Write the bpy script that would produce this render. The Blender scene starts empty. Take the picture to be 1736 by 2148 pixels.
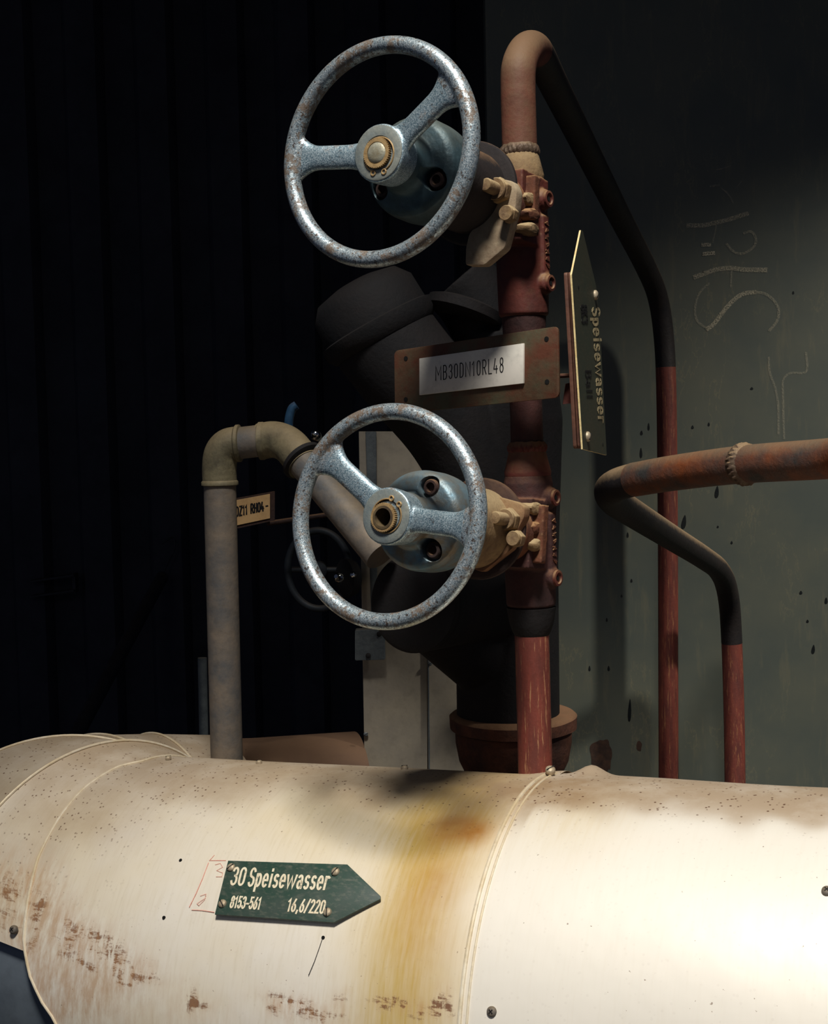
import bpy, bmesh, math, random
import numpy as np
from mathutils import Vector, Matrix, noise
random.seed(7)
PI = math.pi
SC = bpy.context.scene
COL = SC.collection

# ------------------------------------------------------------------ camera
F = 2760.0; CX, CY = 868.0, 1074.0
PITCH = math.radians(4.0); ROLL = math.radians(1.1)
CAM = Vector((0, 0, 1.5))
_r0 = Vector((1, 0, 0)); _u0 = Vector((0, math.sin(PITCH), math.cos(PITCH)))
FW = Vector((0, math.cos(PITCH), -math.sin(PITCH)))
RT = _r0 * math.cos(ROLL) - _u0 * math.sin(ROLL)
UP = _u0 * math.cos(ROLL) + _r0 * math.sin(ROLL)
cd = bpy.data.cameras.new('camera'); cam = bpy.data.objects.new('camera', cd); COL.objects.link(cam)
cam.matrix_world = Matrix(((RT.x, UP.x, -FW.x, CAM.x), (RT.y, UP.y, -FW.y, CAM.y), (RT.z, UP.z, -FW.z, CAM.z), (0, 0, 0, 1)))
cd.sensor_fit = 'VERTICAL'; cd.sensor_height = 24.0; cd.lens = 24.0 * F / 2148.0
cd.clip_start = 0.02; cd.clip_end = 60
SC.camera = cam

# ------------------------------------------------------------------ view, world, lights
SC.view_settings.view_transform = 'Standard'; SC.view_settings.look = 'None'
SC.view_settings.gamma = 1.0; SC.view_settings.use_curve_mapping = False
SC.view_settings.exposure = 0.0
w = bpy.data.worlds.new('world'); SC.world = w; w.use_nodes = True
w.node_tree.nodes['Background'].inputs[0].default_value = (0.45, 0.55, 0.9, 1)
w.node_tree.nodes['Background'].inputs[1].default_value = 0.075

def look(o, p, t):
    p = Vector(p); o.location = p
    o.rotation_euler = (Vector(t) - p).to_track_quat('-Z', 'Y').to_euler()
def spot(name, p, t, e, ang, blend, rad, col):
    l = bpy.data.lights.new(name, 'SPOT'); o = bpy.data.objects.new(name, l); COL.objects.link(o)
    look(o, p, t); l.energy = e; l.spot_size = math.radians(ang); l.spot_blend = blend; l.shadow_soft_size = rad; l.color = col
def area(name, p, t, e, sx, sy, col):
    l = bpy.data.lights.new(name, 'AREA'); o = bpy.data.objects.new(name, l); COL.objects.link(o)
    look(o, p, t); l.shape = 'RECTANGLE'; l.size = sx; l.size_y = sy; l.energy = e; l.color = col
spot('key_lamp', (0.05, -0.5, 4.4), (0.38, 1.30, 0.8), 730, 42, 1.0, 0.34, (1.0, 0.97, 0.92))
spot('wall_lamp', (1.75, 1.35, 2.75), (0.72, 2.4, 0.60), 165, 58, 1.0, 0.07, (1.0, 0.96, 0.86))
area('left_daylight', (-1.3, -0.5, 2.9), (0.0, 1.3, 1.3), 1.3, 0.5, 0.5, (1.0, 0.93, 0.82))
spot('pipe_fill', (0.15, -1.0, 1.3), (0.25, 1.1, 0.66), 12, 40, 1.0, 0.25, (1.0, 0.97, 0.92))  # added fill that lifts shadows on the white pipe, no actual lamp
area('front_fill', (0.3, -1.2, 1.9), (0.2, 1.3, 0.7), 0.6, 0.8, 0.8, (0.8, 0.9, 1.0))  # soft fill added from the front, stands for no window

# ------------------------------------------------------------------ geometry helpers
def ray(px, py):
    return (FW + RT * ((px - CX) / F) - UP * ((py - CY) / F)).normalized()
def at(px, py, Y):
    d = ray(px, py); return CAM + d * (Y / d.y)
def on_plane(px, py, P0, N):
    d = ray(px, py); return CAM + d * ((P0 - CAM).dot(N) / d.dot(N))
def proj(P):
    v = P - CAM; d = v.dot(FW); return (CX + F * v.dot(RT) / d, CY - F * v.dot(UP) / d)

class MB:
    def __init__(s): s.v = []; s.f = []; s.m = []
    def add(s, vs, fs, mi=0):
        b = len(s.v); s.v += [Vector(x) for x in vs]; s.f += [tuple(b + i for i in f) for f in fs]; s.m += [mi] * len(fs); return s
def frame(A, ref=Vector((0, 0, 1))):
    A = A.normalized()
    if abs(A.dot(ref)) > 0.98: ref = Vector((0, 1, 0))
    V = (ref - A * A.dot(ref)).normalized(); S = V.cross(A); return S, V, A
def lathe(mb, O, A, prof, seg=48, mi=0, ref=Vector((0, 0, 1)), wob=0.0, cap=True):
    S, V, A = frame(Vector(A), ref); vs = []; fs = []
    n = len(prof)
    for j, (r, h) in enumerate(prof):
        for i in range(seg):
            t = 2 * PI * i / seg
            rr = r * (1 + wob * noise.noise(Vector((math.cos(t) * 2, math.sin(t) * 2, h * 60)))) if wob else r
            vs.append(O + A * h + (S * math.cos(t) + V * math.sin(t)) * rr)
    for j in range(n - 1):
        for i in range(seg):
            k = (i + 1) % seg
            fs.append((j * seg + i, j * seg + k, (j + 1) * seg + k, (j + 1) * seg + i))
    if cap:
        fs.append(tuple(range(seg))[::-1]); fs.append(tuple((n - 1) * seg + i for i in range(seg)))
    mb.add(vs, fs, mi)
def catmull(P, n=8):
    P = [Vector(p) for p in P]; Q = [P[0] * 2 - P[1]] + P + [P[-1] * 2 - P[-2]]; out = []
    for i in range(1, len(Q) - 2):
        for k in range(n):
            t = k / n; a, b, c, d = Q[i - 1], Q[i], Q[i + 1], Q[i + 2]
            out.append(0.5 * ((2 * b) + (c - a) * t + (2 * a - 5 * b + 4 * c - d) * t * t + (3 * b - a - 3 * c + d) * t ** 3))
    out.append(P[-1]); return out
def tube(mb, P, R, seg=28, mi=0, cap=True):
    P = [Vector(p) for p in P]; n = len(P)
    if not hasattr(R, '__len__'): R = [R] * n
    T = [(P[min(i + 1, n - 1)] - P[max(i - 1, 0)]).normalized() for i in range(n)]
    ref = Vector((0.3, 0.2, 1)); N = (ref - T[0] * ref.dot(T[0])).normalized(); vs = []; fs = []
    for i in range(n):
        N = (N - T[i] * N.dot(T[i])).normalized(); B = T[i].cross(N)
        for k in range(seg):
            a = 2 * PI * k / seg; vs.append(P[i] + (N * math.cos(a) + B * math.sin(a)) * R[i])
    for i in range(n - 1):
        for k in range(seg):
            q = (k + 1) % seg; fs.append((i * seg + k, i * seg + q, (i + 1) * seg + q, (i + 1) * seg + k))
    if cap:
        fs.append(tuple(range(seg))[::-1]); fs.append(tuple((n - 1) * seg + i for i in range(seg)))
    mb.add(vs, fs, mi)
def resample(P, step):
    out = [P[0]]
    for a, b in zip(P, P[1:]):
        n = max(1, int((b - a).length / step))
        for i in range(1, n + 1): out.append(a.lerp(b, i / n))
    return out
def box(mb, O, X, Y, Z, sx, sy, sz, mi=0):
    vs = [O + X * (sx * a) + Y * (sy * b) + Z * (sz * c) for a in (-1, 1) for b in (-1, 1) for c in (-1, 1)]
    mb.add(vs, [(0, 1, 3, 2), (4, 6, 7, 5), (0, 4, 5, 1), (2, 3, 7, 6), (0, 2, 6, 4), (1, 5, 7, 3)], mi)
def prism(mb, pts, N, th, mi=0):
    """pts: world points of the front outline; extruded by th against N"""
    pts = [Vector(p) for p in pts]; n = len(pts)
    vs = pts + [p - N * th for p in pts]
    fs = [tuple(range(n)), tuple(range(2 * n - 1, n - 1, -1))] + [(i, i + n, (i + 1) % n + n, (i + 1) % n) for i in range(n)]
    mb.add(vs, fs, mi)
def round_poly(pts, r, k=4):
    out = []; n = len(pts)
    for i in range(n):
        p = Vector(pts[i]); a = Vector(pts[i - 1]) - p; b = Vector(pts[(i + 1) % n]) - p
        rr = min(r, a.length * .45, b.length * .45); a = p + a.normalized() * rr; b = p + b.normalized() * rr
        for j in range(k + 1):
            t = j / k; out.append(a * (1 - t) ** 2 + p * 2 * t * (1 - t) + b * t * t)
    return out
def obj(name, mb, mats, parent=None, loc=None, smooth=True, bevel=0, autos=40, remesh=0, smooth_it=0, sub=0):
    """link ONE mesh object; vertices are given in world space"""
    if parent is not None:
        r = parent
        while r.parent: r = r.parent
        L = r.location.copy()
    else:
        L = Vector(loc) if loc is not None else Vector((0, 0, 0))
        if loc is None:
            a = sum(mb.v, Vector()) / max(1, len(mb.v)); L = Vector((a.x, a.y, min(p.z for p in mb.v)))
    me = bpy.data.meshes.new(name); me.from_pydata([p - L for p in mb.v], [], mb.f)
    if not isinstance(mats, (list, tuple)): mats = [mats]
    for m in mats: me.materials.append(m)
    if len(mats) > 1: me.polygons.foreach_set('material_index', mb.m)
    bm = bmesh.new(); bm.from_mesh(me); bmesh.ops.recalc_face_normals(bm, faces=bm.faces); bm.to_mesh(me); bm.free()
    o = bpy.data.objects.new(name, me); COL.objects.link(o); o.location = L
    if parent is not None: o.parent = parent; o.location = (0, 0, 0)
    if remesh or bevel or sub:
        if remesh:
            m = o.modifiers.new('r', 'REMESH'); m.mode = 'VOXEL'; m.voxel_size = remesh; m.use_smooth_shade = True
            if smooth_it:
                m = o.modifiers.new('s', 'SMOOTH'); m.iterations = smooth_it; m.factor = .6
        if bevel:
            m = o.modifiers.new('b', 'BEVEL'); m.width = bevel; m.segments = 2; m.limit_method = 'ANGLE'; m.angle_limit = math.radians(38)
        dg = bpy.context.evaluated_depsgraph_get(); dg.update()
        me2 = bpy.data.meshes.new_from_object(o.evaluated_get(dg), depsgraph=dg); o.modifiers.clear(); o.data = me2
        if len(me2.materials) == 0:
            for m in mats: me2.materials.append(m)
        me2.name = name
    if smooth:
        me = o.data; me.polygons.foreach_set('use_smooth', [True] * len(me.polygons))
        if not remesh:
            bm = bmesh.new(); bm.from_mesh(me); lim = math.radians(autos)
            for e in bm.edges:
                if len(e.link_faces) == 2 and e.calc_face_angle(0) > lim: e.smooth = False
            bm.to_mesh(me); bm.free()
    return o
def tag(o, label, cat, group=None, kind=None):
    o['label'] = label; o['category'] = cat
    if group: o['group'] = group
    if kind: o['kind'] = kind
    return o
def thing(name, label, cat, loc, group=None):
    o = bpy.data.objects.new(name, None); COL.objects.link(o); o.location = Vector(loc); o.empty_display_size = .02
    return tag(o, label, cat, group)
def struct(name, mb, m, loc=(0, 0, 0), **k):
    o = obj(name, mb, m, loc=loc, **k); o['kind'] = 'structure'; return o

# ------------------------------------------------------------------ materials
def srgb(r, g, b):
    f = lambda c: ((c / 255 + .055) / 1.055) ** 2.4 if c > 10 else c / 255 / 12.92
    return (f(r), f(g), f(b), 1)
class NT:
    def __init__(s, name):
        s.m = bpy.data.materials.new(name); s.m.use_nodes = True; s.t = s.m.node_tree; s.b = s.t.nodes['Principled BSDF']
        s.tc = s.n('ShaderNodeTexCoord'); s.co = s.tc.outputs['Object']
    def n(s, k, **kw):
        x = s.t.nodes.new(k)
        for a, b in kw.items(): setattr(x, a, b)
        return x
    def l(s, a, b): s.t.links.new(a, b)
    def noise(s, scale, detail=4, rough=.55, vec=None, stretch=None):
        x = s.n('ShaderNodeTexNoise'); x.inputs['Scale'].default_value = scale; x.inputs['Detail'].default_value = detail; x.inputs['Roughness'].default_value = rough
        v = vec or s.co
        if stretch:
            mp = s.n('ShaderNodeMapping'); mp.inputs['Scale'].default_value = stretch; s.l(v, mp.inputs[0]); v = mp.outputs[0]
        s.l(v, x.inputs['Vector']); return x.outputs['Fac']
    def ramp(s, fac, a, b, va=0., vb=1.):
        x = s.n('ShaderNodeMapRange'); x.inputs['From Min'].default_value = a; x.inputs['From Max'].default_value = b
        x.inputs['To Min'].default_value = va; x.inputs['To Max'].default_value = vb; x.interpolation_type = 'SMOOTHSTEP' if False else 'LINEAR'
        s.l(fac, x.inputs['Value']); return x.outputs[0]
    def math(s, op, a, b):
        x = s.n('ShaderNodeMath', operation=op)
        for i, v in enumerate((a, b)):
            if isinstance(v, (int, float)): x.inputs[i].default_value = v
            else: s.l(v, x.inputs[i])
        return x.outputs[0]
    def mix(s, fac, a, b):
        x = s.n('ShaderNodeMix', data_type='RGBA')
        if isinstance(fac, (int, float)): x.inputs[0].default_value = fac
        else: s.l(fac, x.inputs[0])
        for i, v in ((6, a), (7, b)):
            if isinstance(v, tuple): x.inputs[i].default_value = v
            else: s.l(v, x.inputs[i])
        return x.outputs[2]
    def attr(s, name):
        x = s.n('ShaderNodeAttribute'); x.attribute_name = name; return x.outputs['Fac']
    def normz(s):
        g = s.n('ShaderNodeNewGeometry'); x = s.n('ShaderNodeSeparateXYZ'); s.l(g.outputs['Normal'], x.inputs[0]); return x.outputs['Z']
    def bump(s, h, st=.3, d=.001):
        x = s.n('ShaderNodeBump'); x.inputs['Strength'].default_value = st; x.inputs['Distance'].default_value = d
        s.l(h, x.inputs['Height']); s.l(x.outputs[0], s.b.inputs['Normal'])
    def out(s, col, rough=.6, metal=0., spec=.5):
        for k, v in (('Base Color', col), ('Roughness', rough), ('Metallic', metal), ('Specular IOR Level', spec)):
            if isinstance(v, (int, float, tuple)): s.b.inputs[k].default_value = v
            else: s.l(v, s.b.inputs[k])
        return s.m
def dusty(name, c1, c2, dust, dust_amt=.6, scale=30, rough=.7, metal=0., bump=.5, dlo=.35, dhi=.9, bscale=160, spec=.3):
    """mottled c1/c2 surface carrying settled dust on its upward faces"""
    t = NT(name); a = t.noise(scale, 6, .65); b = t.noise(scale * 5, 4, .6)
    c = t.mix(t.ramp(a, .38, .64), c1, c2); c = t.mix(t.ramp(b, .5, .8, 0, .35), c, tuple(x * .35 for x in c1[:3]) + (1,))
    if dust_amt > 0:
        d = t.math('MULTIPLY', t.ramp(t.math('ADD', t.normz(), t.ramp(b, 0, 1, -.25, .25)), dlo, dhi), dust_amt)
        c = t.mix(d, c, dust)
    t.bump(t.noise(bscale, 5, .6), bump, .0012)
    return t.out(c, rough, metal, spec)
DUST = srgb(150, 124, 92)
def wheel_paint():
    t = NT('hammered_silver_blue_paint'); a = t.noise(900, 2, .5); b = t.noise(38, 5, .7); c = t.noise(220, 4, .7)
    base = t.mix(t.ramp(a, .35, .68), srgb(96, 124, 138), srgb(200, 216, 220))
    base = t.mix(t.ramp(c, .60, .70, 0, .75), base, srgb(82, 62, 48))
    base = t.mix(t.ramp(b, .57, .68, 0, .8), base, srgb(110, 84, 64))
    t.bump(t.noise(800, 3, .5), .55, .0005)
    ro = t.ramp(b, .4, .7, .33, .6)
    return t.out(base, ro, t.ramp(b, .56, .68, .6, .1), .5)
M = {}
M['wheel'] = wheel_paint()
def worn_rim():
    t = NT('worn_rim_paint'); a = t.noise(900, 2, .5); b = t.noise(36, 8, .8); c = t.noise(260, 4, .7)
    base = t.mix(t.ramp(a, .35, .68), srgb(112, 132, 142), srgb(214, 222, 222))
    base = t.mix(t.ramp(c, .57, .61, 0, .85), base, srgb(74, 52, 36))
    base = t.mix(t.ramp(b, .51, .57, 0, .85), base, srgb(104, 80, 56))
    t.bump(t.noise(700, 4, .6), .5, .0005)
    return t.out(base, t.ramp(b, .4, .65, .3, .55), t.ramp(b, .51, .57, .62, .1), .5)
M['rim'] = worn_rim()
M['cap'] = dusty('shaded_blue_green_cap_paint', srgb(64, 84, 90), srgb(48, 62, 66), srgb(124, 128, 116), .5, 44, .5, .3, .5, .2, .9)  # upper cap only: cap paint darkened to hold its shade
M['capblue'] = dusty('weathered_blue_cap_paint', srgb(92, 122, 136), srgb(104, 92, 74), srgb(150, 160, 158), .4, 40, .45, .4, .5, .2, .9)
M['hubface'] = dusty('dusty_hub_face', srgb(150, 152, 142), srgb(122, 132, 132), srgb(150, 130, 96), .5, 60, .55, .35, .4)
M['brass'] = dusty('tarnished_brass_ring', srgb(176, 146, 100), srgb(140, 112, 76), srgb(176, 150, 110), .3, 90, .55, .2, .5)
M['stem'] = dusty('worn_steel_stem', srgb(170, 168, 150), srgb(140, 130, 104), DUST, .3, 120, .5, .35, .4)
M['hole'] = dusty('dark_bore', srgb(14, 12, 11), srgb(8, 8, 8), DUST, 0, 60, .9)
M['redpipe'] = dusty('red_oxide_pipe_paint', srgb(104, 50, 40), srgb(78, 42, 36), srgb(138, 106, 74), .85, 26, .62, 0, .5, .0, .65)
def streaky(name, c1, c2, c3, rough=.6):
    t = NT(name); a = t.noise(20, 6, .65, stretch=(4, 4, .7)); s = t.noise(60, 5, .7, stretch=(6, 6, .35)); b = t.noise(200, 4, .6)
    c = t.mix(t.ramp(a, .38, .64), c1, c2); c = t.mix(t.ramp(s, .585, .63, 0, .8), c, c3); c = t.mix(t.ramp(b, .55, .8, 0, .4), c, tuple(x * .4 for x in c1[:3]) + (1,))
    t.bump(b, .4, .001); return t.out(c, rough, 0, .35)
M['riser'] = streaky('scratched_red_oxide_paint', srgb(124, 60, 48), srgb(98, 50, 42), srgb(176, 130, 92))
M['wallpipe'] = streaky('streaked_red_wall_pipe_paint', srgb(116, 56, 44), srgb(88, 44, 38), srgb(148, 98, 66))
M['rust'] = dusty('brown_rust_casting', srgb(110, 66, 44), srgb(76, 46, 36), srgb(160, 124, 84), .75, 40, .8, 0, .8, .1, .8)
M['tan'] = dusty('dust_coated_casting', srgb(136, 110, 76), srgb(104, 80, 58), srgb(172, 150, 112), .8, 60, .85, 0, .9, .0, .7)
M['plate_tan'] = dusty('dust_coated_yoke_plate', srgb(150, 132, 108), srgb(122, 100, 80), srgb(176, 158, 128), .8, 90, .9, 0, .6, -.2, .5)
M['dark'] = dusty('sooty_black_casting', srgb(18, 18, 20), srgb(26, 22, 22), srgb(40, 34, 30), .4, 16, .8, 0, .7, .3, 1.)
M['darkrust'] = dusty('dark_rusty_casting', srgb(62, 44, 38), srgb(44, 34, 32), srgb(112, 84, 60), .8, 22, .85, 0, .9, .3, .9)
M['galv'] = dusty('dull_grey_pipe', srgb(122, 110, 96), srgb(86, 86, 86), srgb(120, 104, 80), .6, 18, .6, .15, .4)
M['olive'] = dusty('mottled_olive_elbow', srgb(112, 104, 80), srgb(66, 62, 50), srgb(140, 122, 92), .6, 30, .65, .1, .6, 0, .8)
M['crosspipe'] = dusty('weathered_steel_pipe', srgb(66, 64, 62), srgb(126, 70, 42), srgb(142, 118, 90), .62, 13, .5, .2, .9, .3, .95)
M['weld'] = dusty('weld_bead', srgb(104, 88, 72), srgb(84, 66, 54), srgb(156, 130, 98), .8, 90, .6, .2, .9)
M['duct'] = dusty('pale_sheet_metal', srgb(158, 148, 130), srgb(140, 132, 120), srgb(160, 148, 126), .3, 12, .6, .15, .15)
M['ductdark'] = dusty('blue_grey_sheet_metal', srgb(92, 98, 100), srgb(76, 82, 86), DUST, .2, 40, .6, .2, .5)
M['signplate'] = dusty('patinated_copper_backplate', srgb(98, 58, 42), srgb(84, 82, 62), srgb(120, 96, 66), .4, 26, .55, .2, .4)
M['brownbar'] = dusty('brown_backing_plate', srgb(106, 70, 54), srgb(84, 56, 46), srgb(130, 98, 72), .4, 40, .6, 0, .4)
M['labelwhite'] = dusty('white_label', srgb(226, 220, 206), srgb(216, 208, 196), srgb(210, 200, 180), .2, 20, .45, 0, .05)
M['labeltan'] = dusty('yellowed_label', srgb(196, 160, 112), srgb(176, 140, 96), DUST, .2, 30, .6, 0, .05)
M['ink'] = dusty('black_lettering', srgb(22, 20, 20), srgb(28, 26, 26), DUST, 0, 60, .6)
M['cream'] = dusty('cream_lettering', srgb(232, 220, 190), srgb(222, 206, 174), DUST, 0, 60, .6)
M['creamdull'] = dusty('dull_cream_lettering', srgb(190, 172, 130), srgb(150, 136, 104), DUST, .0, 60, .6)
M['screw'] = dusty('dusty_screw_head', srgb(186, 172, 146), srgb(150, 132, 108), srgb(180, 160, 128), .4, 200, .5, .3, .5)
M['slot'] = M['ink']
M['yellowedge'] = dusty('cream_plate_edge', srgb(226, 208, 156), srgb(220, 190, 130), DUST, 0, 40, .5)
def green_sign(name, c1, c2, c3):
    t = NT(name); a = t.noise(24, 6, .7); b = t.noise(140, 4, .6, stretch=(1, 1, 3))
    c = t.mix(t.ramp(a, .4, .66), c1, c2); c = t.mix(t.ramp(b, .5, .78, 0, .6), c, c3); t.bump(b, .15, .0005); return t.out(c, .5, 0, .4)
M['green'] = green_sign('dark_green_enamel', srgb(42, 68, 56), srgb(64, 76, 68), srgb(112, 112, 98))
M['darkgreen'] = green_sign('dusty_dark_green_enamel', srgb(52, 58, 46), srgb(62, 60, 46), srgb(84, 78, 60))
M['chrome'] = dusty('bright_fitting', srgb(200, 205, 210), srgb(150, 150, 150), DUST, 0, 60, .15, 1., .1)
M['bluefit'] = dusty('blue_handle_paint', srgb(40, 70, 96), srgb(30, 56, 80), DUST, .1, 60, .4, .1, .2)
M['bluegrey'] = dusty('blue_grey_galvanised_sheet', srgb(124, 134, 142), srgb(104, 114, 124), srgb(120, 124, 120), .0, 8, .45, .4, .1)
def wallmat():
    t = NT('streaked_green_grey_wall_paint'); a = t.noise(5, 6, .6); s = t.noise(9, 5, .65, stretch=(5, 1, .8)); sp = t.noise(150, 3, .6); e = t.noise(7, 5, .6, stretch=(3, 1, 1))
    c = t.mix(t.ramp(a, .35, .65), srgb(82, 88, 82), srgb(96, 98, 86)); c = t.mix(t.ramp(s, .56, .66, 0, .3), c, srgb(120, 114, 92))
    line = t.math('SUBTRACT', 1.0, t.math('MULTIPLY', t.math('ABSOLUTE', t.math('SUBTRACT', e, .57), 0.), 90.))
    c = t.mix(t.math('MULTIPLY', t.ramp(line, 0, 1, 0, .25), t.ramp(a, .45, .6)), c, srgb(150, 138, 104))
    c = t.mix(t.ramp(sp, .74, .78, 0, .6), c, srgb(160, 140, 100))
    t.bump(a, .2, .004); return t.out(c, .5, 0, .4)
M['wall'] = wallmat()
M['rearpipe'] = dusty('dusty_brown_lagging', srgb(92, 68, 52), srgb(70, 52, 44), srgb(112, 86, 64), .6, 10, .8, 0, .3)
M['faint'] = dusty('grimy_grey_metal', srgb(70, 70, 74), srgb(54, 54, 58), DUST, .1, 40, .6, .2, .3)
M['faintblue'] = dusty('grimy_blue_grey_paint', srgb(36, 42, 48), srgb(28, 32, 38), DUST, .1, 40, .6, .2, .3)
M['loop'] = dusty('dust_topped_red_pipe', srgb(108, 52, 42), srgb(84, 46, 38), srgb(126, 100, 74), .9, 26, .65, 0, .5, -.25, .45)
M['shadepipe'] = dusty('shade_darkened_pipe', srgb(46, 40, 38), srgb(36, 33, 34), srgb(150, 126, 96), .9, 28, .6, .15, .5, .1, .7)  # pipe sections in shade: their darkness is painted into this colour
M['drip'] = dusty('dark_drip', srgb(30, 34, 34), srgb(22, 24, 26), DUST, 0, 60, .4)
M['backwall'] = dusty('sooty_back_wall', srgb(74, 74, 80), srgb(60, 60, 66), DUST, 0, 3, .85)
M['floor'] = dusty('sooty_floor', srgb(44, 40, 38), srgb(34, 32, 32), DUST, 0, 5, .9)
def chalkmat():
    t = NT('worn_chalk'); a = t.noise(420, 3, .6); k = t.ramp(a, .36, .6); k2 = t.math('MULTIPLY', k, t.attr('strength'))
    tr = t.n('ShaderNodeBsdfTransparent'); mx = t.n('ShaderNodeMixShader'); t.out(srgb(200, 190, 164), .9)
    t.l(k2, mx.inputs[0]); t.l(tr.outputs[0], mx.inputs[1]); t.l(t.b.outputs[0], mx.inputs[2])
    t.l(mx.outputs[0], t.t.nodes['Material Output'].inputs[0]); return t.m
M['chalk'] = chalkmat()
M['redmark'] = dusty('red_pencil', srgb(222, 150, 132), srgb(232, 180, 160), DUST, 0, 300, .8)

def cladding(name, warm, br=.35):
    t = NT(name)
    uv = t.tc.outputs['UV']
    fine = t.noise(60, 5, .6, vec=uv); mid = t.noise(14, 6, .65, vec=uv); big = t.noise(5, 4, .6, vec=uv)
    brush = t.noise(40, 4, .6, vec=uv, stretch=(7, .6, 1)); smear = t.noise(30, 5, .75, vec=uv, stretch=(1.0, 2.6, 1)); vs_ = t.noise(34, 5, .7, vec=uv, stretch=(3.2, .8, 1))
    base = t.mix(t.ramp(big, .35, .7), warm, srgb(238, 230, 216))
    base = t.mix(t.ramp(brush, .5, .8, 0, br), base, srgb(205, 190, 160))
    ye = t.math('MULTIPLY', t.attr('yellow'), t.ramp(brush, .2, .7, .65, 1.15))
    base = t.mix(t.ramp(ye, 0, 1), base, srgb(202, 172, 96))
    og = t.math('MULTIPLY', t.attr('orange'), t.ramp(mid, .3, .6, .5, 1.1)); base = t.mix(og, base, srgb(176, 118, 50))
    du = t.math('MULTIPLY', t.attr('dust'), t.ramp(mid, .25, .55, .65, 1.)); base = t.mix(du, base, srgb(156, 130, 98))
    ru = t.ramp(t.math('MULTIPLY', t.attr('rust'), t.math('MULTIPLY', t.ramp(smear, .46, .62, 0., 1.7), t.ramp(vs_, .38, .55, .2, 1.))), .3, .9, 0, .9); base = t.mix(ru, base, srgb(104, 60, 46))
    ru2 = t.ramp(t.math('MULTIPLY', t.attr('ochre'), t.ramp(vs_, .35, .65, 0., 1.3)), .05, 1.1, 0, .6); base = t.mix(ru2, base, srgb(186, 138, 88))
    vo = t.n('ShaderNodeTexVoronoi'); vo.inputs['Scale'].default_value = 170; t.l(uv, vo.inputs['Vector'])
    spk = t.math('MULTIPLY', t.ramp(vo.outputs['Distance'], .15, .24, 1, 0), t.ramp(t.noise(60, 2, .5, vec=uv), .46, .52))
    spk = t.math('MULTIPLY', spk, t.ramp(t.attr('dust'), 0, .8, .05, 1)); base = t.mix(spk, base, srgb(92, 60, 40))
    sp2 = t.ramp(t.noise(230, 2, .5, vec=uv), .735, .76, 0, .7); base = t.mix(sp2, base, srgb(120, 92, 70))
    t.bump(t.math('ADD', t.math('MULTIPLY', big, 1.0), t.math('MULTIPLY', fine, .03)), .35, .006)
    return t.out(base, t.ramp(t.attr('dust'), 0, 1, .42, .75), .12, .45)
M['clad'] = cladding('stained_aluminium_cladding', srgb(232, 218, 190))
M['cladr'] = cladding('clean_aluminium_cladding', srgb(236, 229, 214), .10)
M['bead'] = dusty('pale_seam_bead', srgb(232, 222, 200), srgb(214, 196, 160), srgb(190, 164, 124), .5, 30, .5, .1, .2)

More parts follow.
